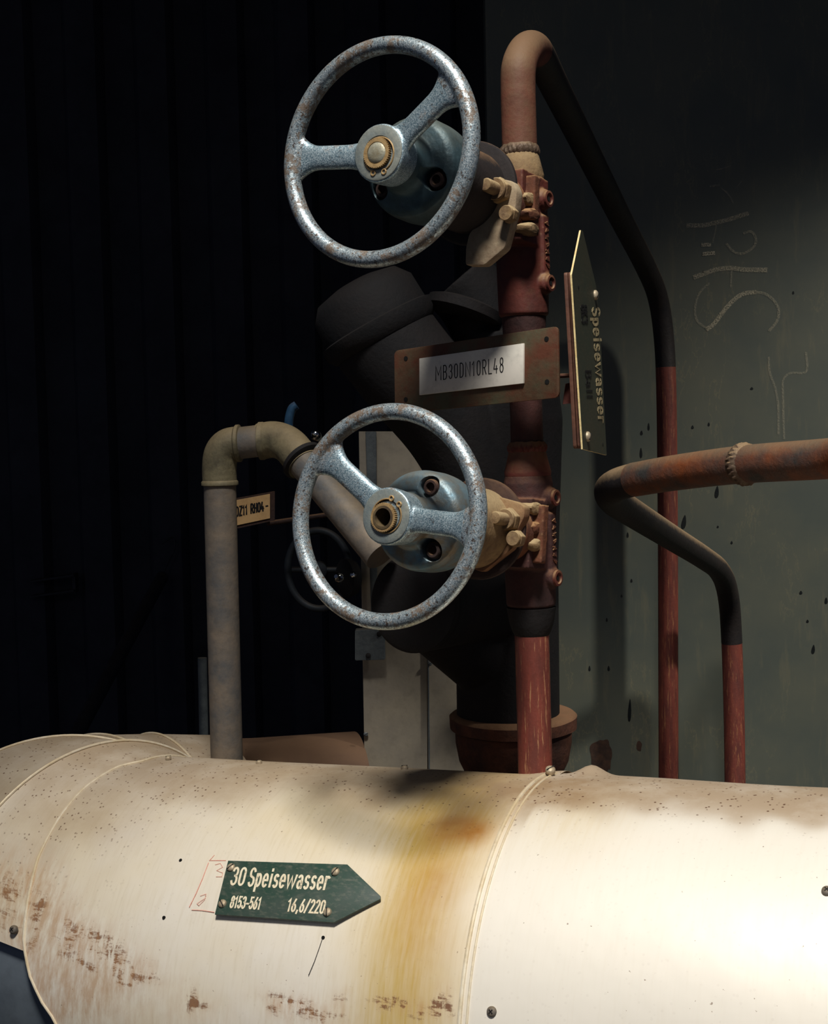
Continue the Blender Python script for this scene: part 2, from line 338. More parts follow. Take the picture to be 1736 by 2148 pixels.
# ------------------------------------------------------------------ stroke lettering
def arc(cx, cy, rx, ry, a0, a1, n=9):
    return [(cx + rx * math.cos(math.radians(a0 + (a1 - a0) * i / n)), cy + ry * math.sin(math.radians(a0 + (a1 - a0) * i / n))) for i in range(n + 1)]
G = {
 'M': (.76, [[(.04, 0), (.04, 1), (.38, .36), (.72, 1), (.72, 0)]]),
 'B': (.5, [[(.04, 0), (.04, 1), (.24, 1)] + arc(.24, .765, .2, .235, 90, -90), [(.24, .53)] + arc(.24, .265, .22, .265, 90, -90) + [(.04, 0)], [(.04, .53), (.24, .53)]]),
 '3': (.46, [arc(.23, .76, .18, .24, 165, -90) , arc(.23, .27, .2, .27, 80, -165)]),
 '0': (.48, [arc(.24, .76, .19, .24, 0, 180) + arc(.24, .24, .19, .24, 180, 360) + [(.43, .76)]]),
 'D': (.5, [[(.05, 0), (.05, 1), (.2, 1)] + arc(.2, .72, .24, .28, 90, 0) + arc(.2, .28, .24, .28, 0, -90) + [(.05, 0)]]),
 'N': (.62, [[(.04, 0), (.04, 1), (.58, 0), (.58, 1)]]),
 '1': (.34, [[(.02, .78), (.2, 1), (.2, 0)]]),
 'R': (.5, [[(.04, 0), (.04, 1), (.24, 1)] + arc(.24, .74, .2, .26, 90, -90) + [(.04, .48)], [(.24, .48), (.45, 0)]]),
 'L': (.42, [[(.04, 1), (.04, 0), (.4, 0)]]),
 '4': (.5, [[(.2, 1), (.03, .28), (.47, .28)], [(.34, .5), (.34, 0)]]),
 '8': (.48, [arc(.24, .76, .17, .23, -90, 270, 16), arc(.24, .265, .2, .265, 90, 450, 16)]),
 '5': (.46, [[(.4, 1), (.08, 1), (.06, .55)] + arc(.22, .32, .2, .31, 100, -160, 12)]),
 '6': (.48, [[(.34, 1), (.1, .52)] + arc(.24, .29, .19, .29, 140, 500, 18)]),
 '2': (.46, [arc(.23, .75, .18, .25, 165, -25) + [(.04, 0), (.44, 0)]]),
 ',': (.2, [[(.12, .1), (.05, -.15)]]),
 '/': (.44, [[(.02, -.05), (.42, 1.05)]]),
 '-': (.36, [[(.04, .42), (.32, .42)]]),
 'S': (.48, [arc(.24, .75, .19, .25, 20, 230) + arc(.24, .26, .2, .26, 50, -160)]),
 'p': (.44, [[(.05, .7), (.05, -.28)], arc(.22, .35, .17, .34, 160, -160, 16)]),
 'e': (.44, [[(.05, .36), (.39, .36)] + arc(.22, .4, .17, .3, 0, 180) + arc(.22, .3, .17, .3, 180, 320)]),
 'i': (.2, [[(.1, .7), (.1, 0)], [(.1, .9), (.1, 1.0)]]),
 's': (.4, [arc(.2, .52, .14, .17, 30, 250) + arc(.2, .18, .15, .18, 60, -150)]),
 'w': (.78, [[(.02, .7), (.2, 0), (.39, .62), (.58, 0), (.76, .7)]]),
 'a': (.44, [arc(.2, .5, .15, .2, 150, 0) + [(.36, .3), (.36, 0)], arc(.2, .2, .16, .2, 20, 340, 14)]),
 'r': (.34, [[(.06, .7), (.06, 0)], [(.06, .4)] + arc(.22, .45, .15, .24, 160, 50)]),
 'Z': (.48, [[(.04, 1), (.44, 1), (.04, 0), (.44, 0)]]),
 'H': (.5, [[(.05, 0), (.05, 1)], [(.45, 0), (.45, 1)], [(.05, .5), (.45, .5)]]),
 'K': (.5, [[(.05, 0), (.05, 1)], [(.45, 1), (.07, .45)], [(.18, .58), (.47, 0)]]),
 'z': (.42, [[(.04, .7), (.38, .7), (.04, 0), (.38, 0)]]),
 'n': (.44, [[(.05, .7), (.05, 0)], [(.05, .45)] + arc(.22, .42, .17, .28, 160, 0) + [(.39, 0)]]),
 'l': (.2, [[(.1, 1), (.1, 0)]]),
 ' ': (.36, []),
}
def ribbon(mb, pts, N, wd, th, mi=0, taper=False):
    """flat raised stroke through world points lying in a surface of normal N (Vector or list)"""
    n = len(pts); L = []; Rr = []
    for i in range(n):
        Ni = N[i] if isinstance(N, list) else N
        a = (pts[i] - pts[i - 1]).normalized() if i > 0 else (pts[1] - pts[0]).normalized()
        b = (pts[i + 1] - pts[i]).normalized() if i < n - 1 else a
        t = (a + b); t = t.normalized() if t.length > .2 else a
        s = Ni.cross(t).normalized(); k = 1 / max(.55, math.sqrt(max(.05, (1 + a.dot(b)) / 2)))
        ww = wd * k
        e = t * (-wd * .35 if i == 0 else wd * .35 if i == n - 1 else 0)
        L.append((pts[i] + s * ww / 2 + e, Ni)); Rr.append((pts[i] - s * ww / 2 + e, Ni))
    vs = [p + q * th for p, q in L] + [p + q * th for p, q in Rr] + [p for p, q in L] + [p for p, q in Rr]; fs = []
    for i in range(n - 1):
        fs += [(i, i + 1, n + i + 1, n + i), (i, 2 * n + i, 2 * n + i + 1, i + 1), (n + i, n + i + 1, 3 * n + i + 1, 3 * n + i)]
    fs += [(0, n, 3 * n, 2 * n), (n - 1, 3 * n - 1, 4 * n - 1, 2 * n - 1)]
    mb.add(vs, fs, mi)
def text(mb, s, mapf, N, x0, y0, h, total=None, stroke=.11, th=.0004, gap=.16, slant=0.):
    """mapf(x, y) -> world; total = width of the whole string in mapf units"""
    W = sum(G[c][0] for c in s) + gap * (len(s) - 1); kx = (total / W) if total else h
    x = 0
    for c in s:
        wd, st = G[c]
        for p in st:
            P = [mapf(x0 + (x + a + slant * b) * kx, y0 + b * h) for a, b in p]
            ribbon(mb, P, N, stroke * h, th)
        x += wd + gap

def screw(name, P, N, r, parent, mat=None, slot_angle=.6, cross=False, label=None):
    N = N.normalized(); S, V, _ = frame(N); mb = MB()
    lathe(mb, P, N, [(r, -r * .5), (r, r * .12), (r * .93, r * .32), (r * .7, r * .5), (r * .35, r * .6), (r * .05, r * .62)], 24)
    for k in range(2 if cross else 1):
        a = slot_angle + k * PI / 2; D = S * math.cos(a) + V * math.sin(a); E2 = N.cross(D)
        L = .5 if cross else .95
        box(mb, P + N * r * (.56 if not cross else .58), D, E2, N, r * L, r * .11, r * .08, 1)
    o = obj(name, mb, [mat or M['screw'], M['slot']], parent)
    if label: o['label'] = label
    return o
def hexnut(mb, P, N, r, h, rot=0.):
    S, V, N = frame(N); pts = [(S * math.cos(rot + i * PI / 3) + V * math.sin(rot + i * PI / 3)) for i in range(6)]
    vs = []
    for (rr, hh) in ((r * .9, 0), (r, h * .12), (r, h * .85), (r * .88, h)):
        vs += [P + N * hh + d * rr for d in pts]
    fs = [tuple(range(6))[::-1], tuple(range(18, 24))]
    for j in range(3):
        for i in range(6): fs.append((j * 6 + i, j * 6 + (i + 1) % 6, (j + 1) * 6 + (i + 1) % 6, (j + 1) * 6 + i))
    mb.add(vs, fs)
# ------------------------------------------------------------------ the setting
mb = MB(); box(mb, Vector((0, 2.5, -.05)), Vector((1, 0, 0)), Vector((0, 1, 0)), Vector((0, 0, 1)), 4, 5, .05); struct('floor', mb, M['floor'])
mb = MB()
xs = [-3.6 + i * .11 for i in range(66)]; prof = []
for i, x in enumerate(xs): prof.append((x, 4.2 if i % 2 else 4.16)); prof.append((x + .02, 4.16 if i % 2 else 4.2))
vs = [(x, y, 0) for x, y in prof] + [(x, y, 4) for x, y in prof]; n = len(prof)
vs += [(prof[0][0], 4.4, 0), (prof[-1][0], 4.4, 0), (prof[0][0], 4.4, 4), (prof[-1][0], 4.4, 4)]
mb.add(vs, [(i, i + 1, n + i + 1, n + i) for i in range(n - 1)] + [(2 * n, 2 * n + 1, 2 * n + 3, 2 * n + 2)]); struct('wall_back', mb, M['backwall'], smooth=False)
# green-grey painted wall with drips
WY = 2.5
mb = MB(); box(mb, Vector((1.42, WY + .03, 1.5)), Vector((1, 0, 0)), Vector((0, 1, 0)), Vector((0, 0, 1)), 1.27, .03, 1.5)
def drip(px, py, w_, h_, lean=0.):
    c = at(px, py, WY); s = WY / F; N = Vector((0, -1, 0)); P = []
    for i in range(12):
        t = 2 * PI * i / 12; y = math.cos(t); x = math.sin(t) * (1 - .45 * y)
        P.append(c + Vector((x * w_ * s / 2 + lean * y * h_ * s / 2, -.0006, y * h_ * s / 2)))
    prism(mb, P, N, .0005, 1)
for a in [(1503, 1032, 8, 26, .1), (1434, 1095, 9, 30, .15), (1320, 1490, 7, 50, .05), (1705, 1362, 7, 20, .1), (1452, 896, 5, 8), (1360, 895, 4, 16), (1345, 908, 5, 10), (1344, 950, 5, 22),
          (1316, 1122, 4, 12), (1272, 1300, 4, 9), (1303, 1250, 4, 7), (1276, 1402, 5, 12), (1236, 1402, 4, 12), (1324, 1218, 4, 8), (1663, 614, 4, 7), (1474, 572, 4, 8), (1534, 1138, 4, 7), (1679, 1243, 6, 8), (1693, 1303, 5, 7), (1505, 1105, 4, 5), (1486, 890, 4, 8), (1576, 815, 6, 6), (1732, 1260, 6, 14)]: drip(*a)
def blot(px, py, w_, h_, tails):
    c = at(px, py, WY); s = WY / F; P = []
    for i in range(40):
        t = 2 * PI * i / 40; r = 1 + .28 * noise.noise(Vector((math.cos(t) * 1.7 + px, math.sin(t) * 1.7, 0)))
        z = math.sin(t) * h_ / 2 * r
        if z < 0 and tails: z *= 1.15 + .5 * abs(math.sin(i * 2.3))
        P.append(c + Vector((math.cos(t) * w_ / 2 * r * s, -.0006, z * s)))
    prism(mb, P, Vector((0, -1, 0)), .0005, 2)
blot(1262, 1580, 48, 62, True); blot(1340, 1565, 12, 22, False)
M['wallrust'] = dusty('rusty_patch', srgb(58, 44, 38), srgb(84, 60, 46), DUST, 0, 40, .8)
struct('wall_right', mb, [M['wall'], M['drip'], M['wallrust']], smooth=False)
# added slab out of view, its edge set to shade the rear
mb = MB(); box(mb, Vector((0, 2.645, 3.06)), Vector((1, 0, 0)), Vector((0, 1, 0)), Vector((0, 0, 1)), 4, 1.845, .06); struct('shade_slab', mb, M['backwall'])

# chalk writing on the wall
mb = MB(); strength = []
def chalk(pts, wd, st):
    P = catmull([at(1400 + x * .326, 300 + y * .326, WY - .0012) for x, y in pts], 6) if len(pts) > 2 else [at(1400 + x * .326, 300 + y * .326, WY - .0012) for x, y in pts]
    k = len(mb.v); ribbon(mb, P, Vector((0, -1, 0)), wd, .0002); strength.extend([st] * (len(mb.v) - k))
chalk([(265, 905), (215, 950), (185, 1010), (175, 1090), (195, 1150), (255, 1195)], .004, .35)
chalk([(255, 1195), (300, 1160), (360, 1080), (430, 1005), (490, 970), (560, 960)], .008, .75)
chalk([(560, 960), (620, 968), (680, 1010), (712, 1070), (705, 1140), (655, 1205)], .005, .4)
chalk([(175, 862), (230, 842), (310, 815), (400, 805), (500, 815), (630, 817)], .0085, .65)
chalk([(410, 820), (405, 925)], .003, .4)
chalk([(225, 655), (270, 655)], .007, .8); chalk([(232, 714), (295, 708)], .007, .95)
chalk([(130, 530), (220, 530), (300, 515), (400, 490), (510, 455)], .008, .6)
chalk([(315, 515), (290, 640)], .003, .3)
chalk([(490, 580), (540, 572), (567, 620), (550, 670), (480, 712), (420, 695), (380, 650)], .0045, .45)
chalk([(275, 278), (330, 270)], .004, .4); chalk([(315, 172), (360, 160), (400, 150)], .003, .3)
chalk([(345, 290), (390, 330), (420, 385)], .003, .35); chalk([(480, 240), (440, 290)], .002, .2)
chalk([(650, 1380), (655, 1470), (695, 1590), (710, 1700), (712, 1870)], .004, .28)
chalk([(890, 1350), (890, 1470), (790, 1480), (745, 1520), (740, 1600), (748, 1900)], .004, .28)
o = obj('chalk_writing', mb, M['chalk'], smooth=False)
at_ = o.data.attributes.new('strength', 'FLOAT', 'POINT'); at_.data.foreach_set('value', strength)
tag(o, 'faint chalk letters and strokes scrawled sideways on the green-grey wall', 'chalk writing')

# ------------------------------------------------------------------ big insulated pipe
PR = .229
u = Vector((math.cos(.449), -math.sin(.449), .0517)).normalized(); PC = Vector((.1292, 1.3103, 1.5 - .5993))
en = Vector((u.y, -u.x, 0)).normalized(); ev = u.cross(en) * -1
if ev.z < 0: ev = -ev
def on_pipe(px, py, r=PR):
    d = ray(px, py); o_ = CAM - PC; a = d - u * d.dot(u); b = o_ - u * o_.dot(u)
    A_ = a.dot(a); B_ = 2 * a.dot(b); C_ = b.dot(b) - r * r; D_ = max(0, B_ * B_ - 4 * A_ * C_); t = (-B_ - math.sqrt(D_)) / (2 * A_)
    P = CAM + d * t; q = P - PC; return P, q.dot(u), math.atan2(q.dot(ev), q.dot(en)), (q - u * q.dot(u)).normalized()
def uvp(px, py):
    P, t, ph, N = on_pipe(px, py); return t, ph * PR
JT = on_pipe(1040, 1775)[1]        # joint position along the axis
def gauss(U, V, c, su, sv, p=2.): return np.exp(-(np.abs((U - c[0]) / su) ** p + np.abs((V - c[1]) / sv) ** p))
RY = {'rusts': [((150, 1965), .035, .022), ((210, 1990), .045, .016), ((265, 2025), .05, .012), ((75, 1935), .012, .035), ((20, 1900), .04, .035), ((185, 2005), .02, .02), ((310, 2052), .035, .005), ((260, 2062), .02, .010), ((400, 2100), .012, .012), ((428, 2108), .015, .004), ((600, 2098), .05, .006), ((580, 2110), .014, .006),
      ((640, 2126), .05, .009), ((708, 2112), .010, .012), ((860, 2105), .05, .006), ((930, 2078), .014, .012), ((880, 2122), .06, .007), ((730, 2082), .008, .003), ((392, 2052), .006, .003)]}
OCH = [((120, 2040), .045, .06, .9), ((200, 2080), .08, .05, .7), ((60, 1935), .03, .05, .9), ((10, 1890), .06, .045, .8), ((640, 2140), .06, .03, .3), ((420, 2130), .04, .02, .3)]
def set_masks(o, U, V):
    me = o.data
    def put(name, arr):
        a = me.attributes.new(name, 'FLOAT', 'POINT'); a.data.foreach_set('value', np.clip(arr, 0, 1).astype(np.float32).ravel())
    nz = np.array([noise.noise(Vector((a * 9, b * 9, 0))) + .5 * noise.noise(Vector((a * 30, b * 24, 3))) for a, b in zip(U.ravel(), V.ravel())]).reshape(U.shape)
    # yellow run, widening to the bottom
    ucen = uvp(880, 1850)[0] + .0 * V
    y = .85 * gauss(U + nz * .01, V, (uvp(868, 1900)[0], 0), .048, 9) * (U < JT + .006)
    y = y + .30 * gauss(U, V, uvp(760, 1720), .12, .06) + .4 * gauss(U, V, uvp(960, 1690), .06, .05)
    y = y + .35 * gauss(U, V, (uvp(1180, 1800)[0], uvp(1180, 1700)[1]), .05, .06)
    put('yellow', y)
    put('orange', .95 * gauss(U + nz * .01, V, uvp(965, 1738), .03, .018) + .45 * gauss(U + nz * .01, V, uvp(915, 1850), .035, .10))
    vt = uvp(700, 1690)[1]
    d = 1 / (1 + np.exp(-(V + nz * .035 - vt) / .012)) * .8
    vt2 = uvp(1400, 1710)[1]
    dR = 1 / (1 + np.exp(-(V + nz * .03 - vt2) / .006)) * .85
    dL = 1 / (1 + np.exp(-(V + nz * .05 - uvp(130, 1780)[1]) / .02)) * .7 / (1 + np.exp((U - uvp(330, 1700)[0]) / .03))
    d = np.where(U > JT + .02, dR, np.maximum(d, dL)) + .5 * gauss(U, V, uvp(1130, 1660), .05, .03)
    put('dust', d)
    r = 0 * U
    for (px, py), su, sv in RY['rusts']: r = r + gauss(U, V, uvp(px, py), su * .7, sv * .9)
    put('rust', r * 1.0)
    oc = .5 * r
    for (px, py), su, sv, am in OCH: oc = oc + am * gauss(U, V, uvp(px, py), su, sv)
    put('ochre', oc)
def sheet(name, t0, t1, r, mats, parent, dfun=None, nt=200, nph=260, mitre0=0., uvoff=0.):
    vs = []; fs = []; U = np.zeros((nt + 1, nph + 1)); V = U.copy()
    # phi from the hidden rear-bottom all the way round
    for i in range(nt + 1):
        for j in range(nph + 1):
            ph = -1.2 * PI + 2 * PI * (j / nph) + .2 * PI
            ta = edge_t(ph) if t0 is None else t0; t = ta + (t1 - ta) * i / nt
            if mitre0: t = t + mitre0 * (1 - i / nt) * (math.cos(ph)) * r
            rr = r + (dfun(t, ph) if dfun else 0)
            vs.append(PC + u * t + (en * math.cos(ph) + ev * math.sin(ph)) * rr); U[i, j] = t; V[i, j] = ph * PR
    for i in range(nt):
        for j in range(nph):
            a = i * (nph + 1) + j; fs.append((a, a + 1, a + nph + 2, a + nph + 1))
    mb = MB(); mb.add(vs, fs); o = obj(name, mb, mats, parent, autos=80)
    # keep vertex order: uv from grid
    uvl = o.data.uv_layers.new(name='UVMap'); idx = np.zeros(len(o.data.loops), dtype=np.int32); o.data.loops.foreach_get('vertex_index', idx)
    uvs = np.stack([U.ravel()[idx], V.ravel()[idx]], 1).astype(np.float32).ravel(); uvl.data.foreach_set('uv', uvs)
    set_masks(o, U, V); return o
EDGE = sorted([(on_pipe(x, y)[2], on_pipe(x, y)[1]) for x, y in ((300, 1597), (250, 1608), (175, 1655), (125, 1715), (80, 1800), (57, 1900), (50, 1976), (63, 2046), (88, 2101), (120, 2146))])
EP = [a for a, b in EDGE]; ET = [b for a, b in EDGE]
def edge_t(ph):
    ph = (ph + PI / 2) % (2 * PI) - PI / 2
    t = float(np.interp(ph, EP, ET))
    if ph < EP[0]: t = ET[0] + min(.05, (EP[0] - ph) * .08)
    return t
pipe = thing('insulated_pipe', 'large cream-white metal-clad insulated pipe crossing the whole foreground', 'pipe', PC - Vector((0, 0, PR)))
T1 = on_pipe(200, 1636)[1]
_, tq, phq, _ = on_pipe(1218, 1628)
def bumpR(t, ph):
    d = .0026 + .0015 * noise.noise(Vector((t * 6, ph * 2, 5)))
    d += .010 * math.exp(-((t - tq - .012) / .014) ** 2 - ((ph - phq) / .10) ** 2)
    return d
def bumpL(t, ph):
    d = .0012 * noise.noise(Vector((t * 5, ph * 2, 1)))
    d += .006 * math.exp(-((t - JT - .01) / .03) ** 2 - ((ph - phq) / .14) ** 2)
    return d
JM = .0
sheet('cladding_sheet', None, JT + .012, PR, M['clad'], pipe, bumpL, mitre0=0.)
sheet('cladding_sheet', JT, .95, PR, M['cladr'], pipe, bumpR)
mb = MB()
for dt, rr in ((.0, .0020), (.007, .0012)):
    P = [PC + u * (JT + dt) + (en * math.cos(a) + ev * math.sin(a)) * (PR + .0015 + bumpR(JT, a) * .6) for a in [i * 2 * PI / 160 for i in range(161)]]
    tube(mb, P, rr, 8, cap=False)
o = obj('seam_bead', mb, M['bead'], pipe); 
for px, py, rr in ((543, 1599, .0036), (353, 1590, .0036), (848, 1611, .0040), (1240, 1627, .0042)):
    P, t, ph, N = on_pipe(px, py + 3); screw('screw', P + N * (.0042 if px > 1100 else .0020), N, rr, pipe)
screw('screw', at(1154, 1615, 1.335), Vector((0, -.5, 1)), .0052, pipe)
for px, py, rr in ((1031, 2122, .0045), (1734, 1869, .0045)):
    P, t, ph, N = on_pipe(px, py, PR + .003); screw('screw', P, N, rr, pipe, M['galv'], .9, True, 'grey cross-head screw')
for px, py in ((379, 1805), (344, 1925), (678, 1967)):
    P, t, ph, N = on_pipe(px, py); mb = MB(); lathe(mb, P, N, [(.0018, -.001), (.0017, .0009)], 16); obj('screw_hole', mb, M['hole'], pipe)
mb = MB()
def mark(pts, wd):
    Q = [on_pipe(x, y) for x, y in pts]; ribbon(mb, [q[0] + q[3] * .0009 for q in Q], [q[3] for q in Q], wd, .0002)
mark([(450, 1795), (443, 1803), (440, 1806), (460, 1806), (474, 1806)], .0006); mark([(438, 1811), (425, 1845), (412, 1875), (398, 1903)], .0008)
mark([(403, 1909), (425, 1910), (450, 1914)], .0006)
mark([(452, 1815), (463, 1812), (468, 1820), (455, 1827), (468, 1832), (466, 1840), (454, 1840)], .0004); mark([(421, 1880), (433, 1876), (430, 1888), (418, 1900), (414, 1896), (432, 1884)], .0004)
obj('pencil_mark', mb, M['redmark'], pipe, smooth=False)['label'] = 'red pencil lines beside the sign'
mb = MB(); mark([(676, 1972), (670, 1990), (660, 2018), (648, 2046)], .0005); obj('scratch', mb, M['ink'], pipe, smooth=False)['label'] = 'thin dark scratch below the sign'

# segmented elbow at the left end
RING = [(295, 1583, 1.475, (-.93, .36, -.05)), (206, 1567, 1.56, (-.75, .66, 0)), (132, 1549, 1.70, (-.15, .98, .0)), (233, 1548, 1.83, (.62, .78, 0)), (343, 1548, 1.90, (.80, .6, 0))]
rings = []
c0 = PC + u * (T1 + .004)
rings.append((c0, -u))
for px, py, Y, nn in RING[1:]:
    T = at(px, py, Y); n_ = Vector(nn).normalized(); rings.append((T - Vector((0, 0, PR * .985)), n_))
last = at(470, 1556, 1.95) - Vector((0, 0, PR * .97)); rings.append((last, Vector((.86, .5, 0)).normalized()))
def ringpt(k, ph, r):
    if k == 0:
        q = ph if SGN > 0 else PI - ph; return PC + u * edge_t(q) + (en * math.cos(q) + ev * math.sin(q)) * r
    c, n_ = rings[k]; s = Vector((n_.y, -n_.x, 0)).normalized()       # outward side (towards camera/left)
    s = -s if k == 99 else s
    v = n_.cross(s); v = v if v.z > 0 else -v
    return c + (s * math.cos(ph) + v * math.sin(ph)) * r
_s = Vector((rings[0][1].y, -rings[0][1].x, 0))
SGN = 1 if _s.dot(en) > 0 else -1
def elbow_part(name, ph0, ph1, mat, r, k0, k1, nph=90, nt=8):
    vs = []; U = []; V = []; fs = []
    rows = (k1 - k0) * nt + 1
    for i in range(rows):
        k = min(k0 + i // nt, k1 - 1); f = (i - (k - k0) * nt) / nt
        for j in range(nph + 1):
            ph = ph0 + (ph1 - ph0) * j / nph; a = ringpt(k, (ph if SGN > 0 else PI - ph), r); b = ringpt(k + 1, (ph if SGN > 0 else PI - ph), r)
            vs.append(a.lerp(b, f)); U.append(T1 - .09 * (i / nt)); V.append(ph * PR)
    for i in range(rows - 1):
        for j in range(nph):
            a = i * (nph + 1) + j; fs.append((a, a + 1, a + nph + 2, a + nph + 1))
    mb = MB(); mb.add(vs, fs); o = obj(name, mb, mat, pipe, autos=80)
    uvl = o.data.uv_layers.new(name='UVMap'); idx = np.zeros(len(o.data.loops), dtype=np.int32); o.data.loops.foreach_get('vertex_index', idx)
    U = np.array(U); V = np.array(V); uvl.data.foreach_set('uv', np.stack([U[idx], V[idx]], 1).astype(np.float32).ravel()); set_masks(o, U, V)
    return o
PHL = on_pipe(55, 1997)[2]
for k in range(5): elbow_part('elbow_segment', PHL if k < 2 else -PI * .6, PI * 1.1, M['clad'], PR - .001, k, k + 1)
o = elbow_part('elbow_underside', -PI * .9, PHL + .15, M['bluegrey'], PR - .012, 0, 2); o['label'] = 'blue-grey underside sheet of the elbow'
mb = MB()
P = [ringpt(k_ // 8, 0, 1) for k_ in range(0)]
for k in range(5):
    mb = MB(); Q = [ringpt(k, 2 * PI * i / 120, PR + .0005) for i in range(121)]; tube(mb, Q, .0016, 8, cap=False); obj('elbow_seam', mb, M['bead'], pipe)
P, t, ph, N = on_pipe(28, 1950); screw('screw', at(28, 1950, P.y - .004), N, .0045, pipe, M['galv'], .9, True)
#@@REST
# ------------------------------------------------------------------ arrow sign screwed to the pipe
P0, _, _, NS = on_pipe(600, 1868); P0 = P0 + NS * .0045
corn = [(478, 1805), (728, 1813), (797, 1879), (797, 1886), (700, 1935), (450, 1918)]
W3 = [on_plane(x, y, P0, NS) for x, y in corn]
sign = thing('pipe_marker_sign', 'dark green arrow sign with cream lettering screwed onto the white pipe', 'sign', W3[5] - NS * .004)
mb = MB(); prism(mb, W3, NS, .0022); obj('sign_plate', mb, M['green'], sign, bevel=.0004)
def quadmap(tl, tr, br, bl):
    """world map of a quadrilateral, (x, y) in 0..1 with y up"""
    return lambda x, y: (bl * (1 - x) + br * x) * (1 - y) + (tl * (1 - x) + tr * x) * y
mp = quadmap(*[on_plane(x, y, P0, NS) + NS * .0001 for x, y in ((478, 1805), (728, 1813), (700, 1935), (450, 1918))])
def lettering(parent, mat, items, mapf, N, **k):
    mb = MB()
    for s, x0, y0, h, wd, st in items: 
        # stroke width in world units from the map scale
        sc = (mapf(x0, y0 + h) - mapf(x0, y0)).length / h
        gp = k.get('gap', .16); W = sum(G[c][0] for c in s) + gp * (len(s) - 1); kx = wd / W; x = 0
        for c in s:
            gw, strokes = G[c]
            for p in strokes:
                Q = [mapf(x0 + (x + a) * kx, y0 + b * h) for a, b in p]; ribbon(mb, Q, N, st * h * sc, k.get('th', .0003))
            x += gw + gp
    return obj('lettering', mb, mat, parent, smooth=False)
lettering(sign, M['cream'], [('30', .07, .555, .31, .115, .13), ('Speisewasser', .222, .545, .32, .665, .125), ('8153-561', .115, .14, .20, .255, .15), ('16,6/220', .60, .14, .21, .30, .15)], mp, NS)
for (x, y), a in (((485, 1820), .9), ((704, 1829), 1.1), ((467, 1896), -.7), ((687, 1914), 1.9)):
    screw('screw', on_plane(x, y, P0, NS) + NS * .0005, NS, .0042, sign, None, a)

# ------------------------------------------------------------------ riser line, valves
def loftpx(pts): return [at(*p) for p in pts]
RB = at(1123, 1640, 1.385); RTp = at(1086, 180, 1.40)
def riser_at(py):
    lo, hi = 0., 1.
    for _ in range(40):
        m = (lo + hi) / 2
        if proj(RB.lerp(RTp, m))[1] > py: lo = m
        else: hi = m
    return RB.lerp(RTp, lo)
RA = (RTp - RB).normalized(); RR = .0183

def weld_ring(mb, O, A, r, h, seg=72, seed=0):
    S, V, A = frame(A); vs = []; fs = []; nj = 9
    for j in range(nj):
        t = j / (nj - 1)
        for i in range(seg):
            a = 2 * PI * i / seg; rip = .0010 * math.sin(a * 26 + t * 5 + seed) + .0008 * noise.noise(Vector((math.cos(a) * 4, math.sin(a) * 4, t * 3 + seed)))
            rr = r + .0026 * math.sin(PI * t) + rip * math.sin(PI * t); hh = (t - .5) * h + .0012 * noise.noise(Vector((math.cos(a) * 3, math.sin(a) * 3, seed + 9)))
            vs.append(O + A * hh + (S * math.cos(a) + V * math.sin(a)) * rr)
    for j in range(nj - 1):
        for i in range(seg):
            k = (i + 1) % seg; fs.append((j * seg + i, j * seg + k, (j + 1) * seg + k, (j + 1) * seg + i))
    mb.add(vs, fs)

# lower riser: from the white pipe up to the lower valve
t = thing('riser_pipe', 'red-brown painted upright pipe rising from the white pipe into the lower valve', 'pipe', riser_at(1618) - RA * .12)
mb = MB(); a = riser_at(1618) - RA * .12; b = riser_at(1330); tube(mb, [a, a.lerp(b, .5), b], RR, 40); obj('pipe_body', mb, M['riser'], t)
mb = MB(); a = riser_at(1332); lathe(mb, a, RA, [(RR, 0), (RR * 1.12, .004), (RR * 1.3, .014), (.0262, .030)], 40); obj('reducer', mb, M['dark'], t)

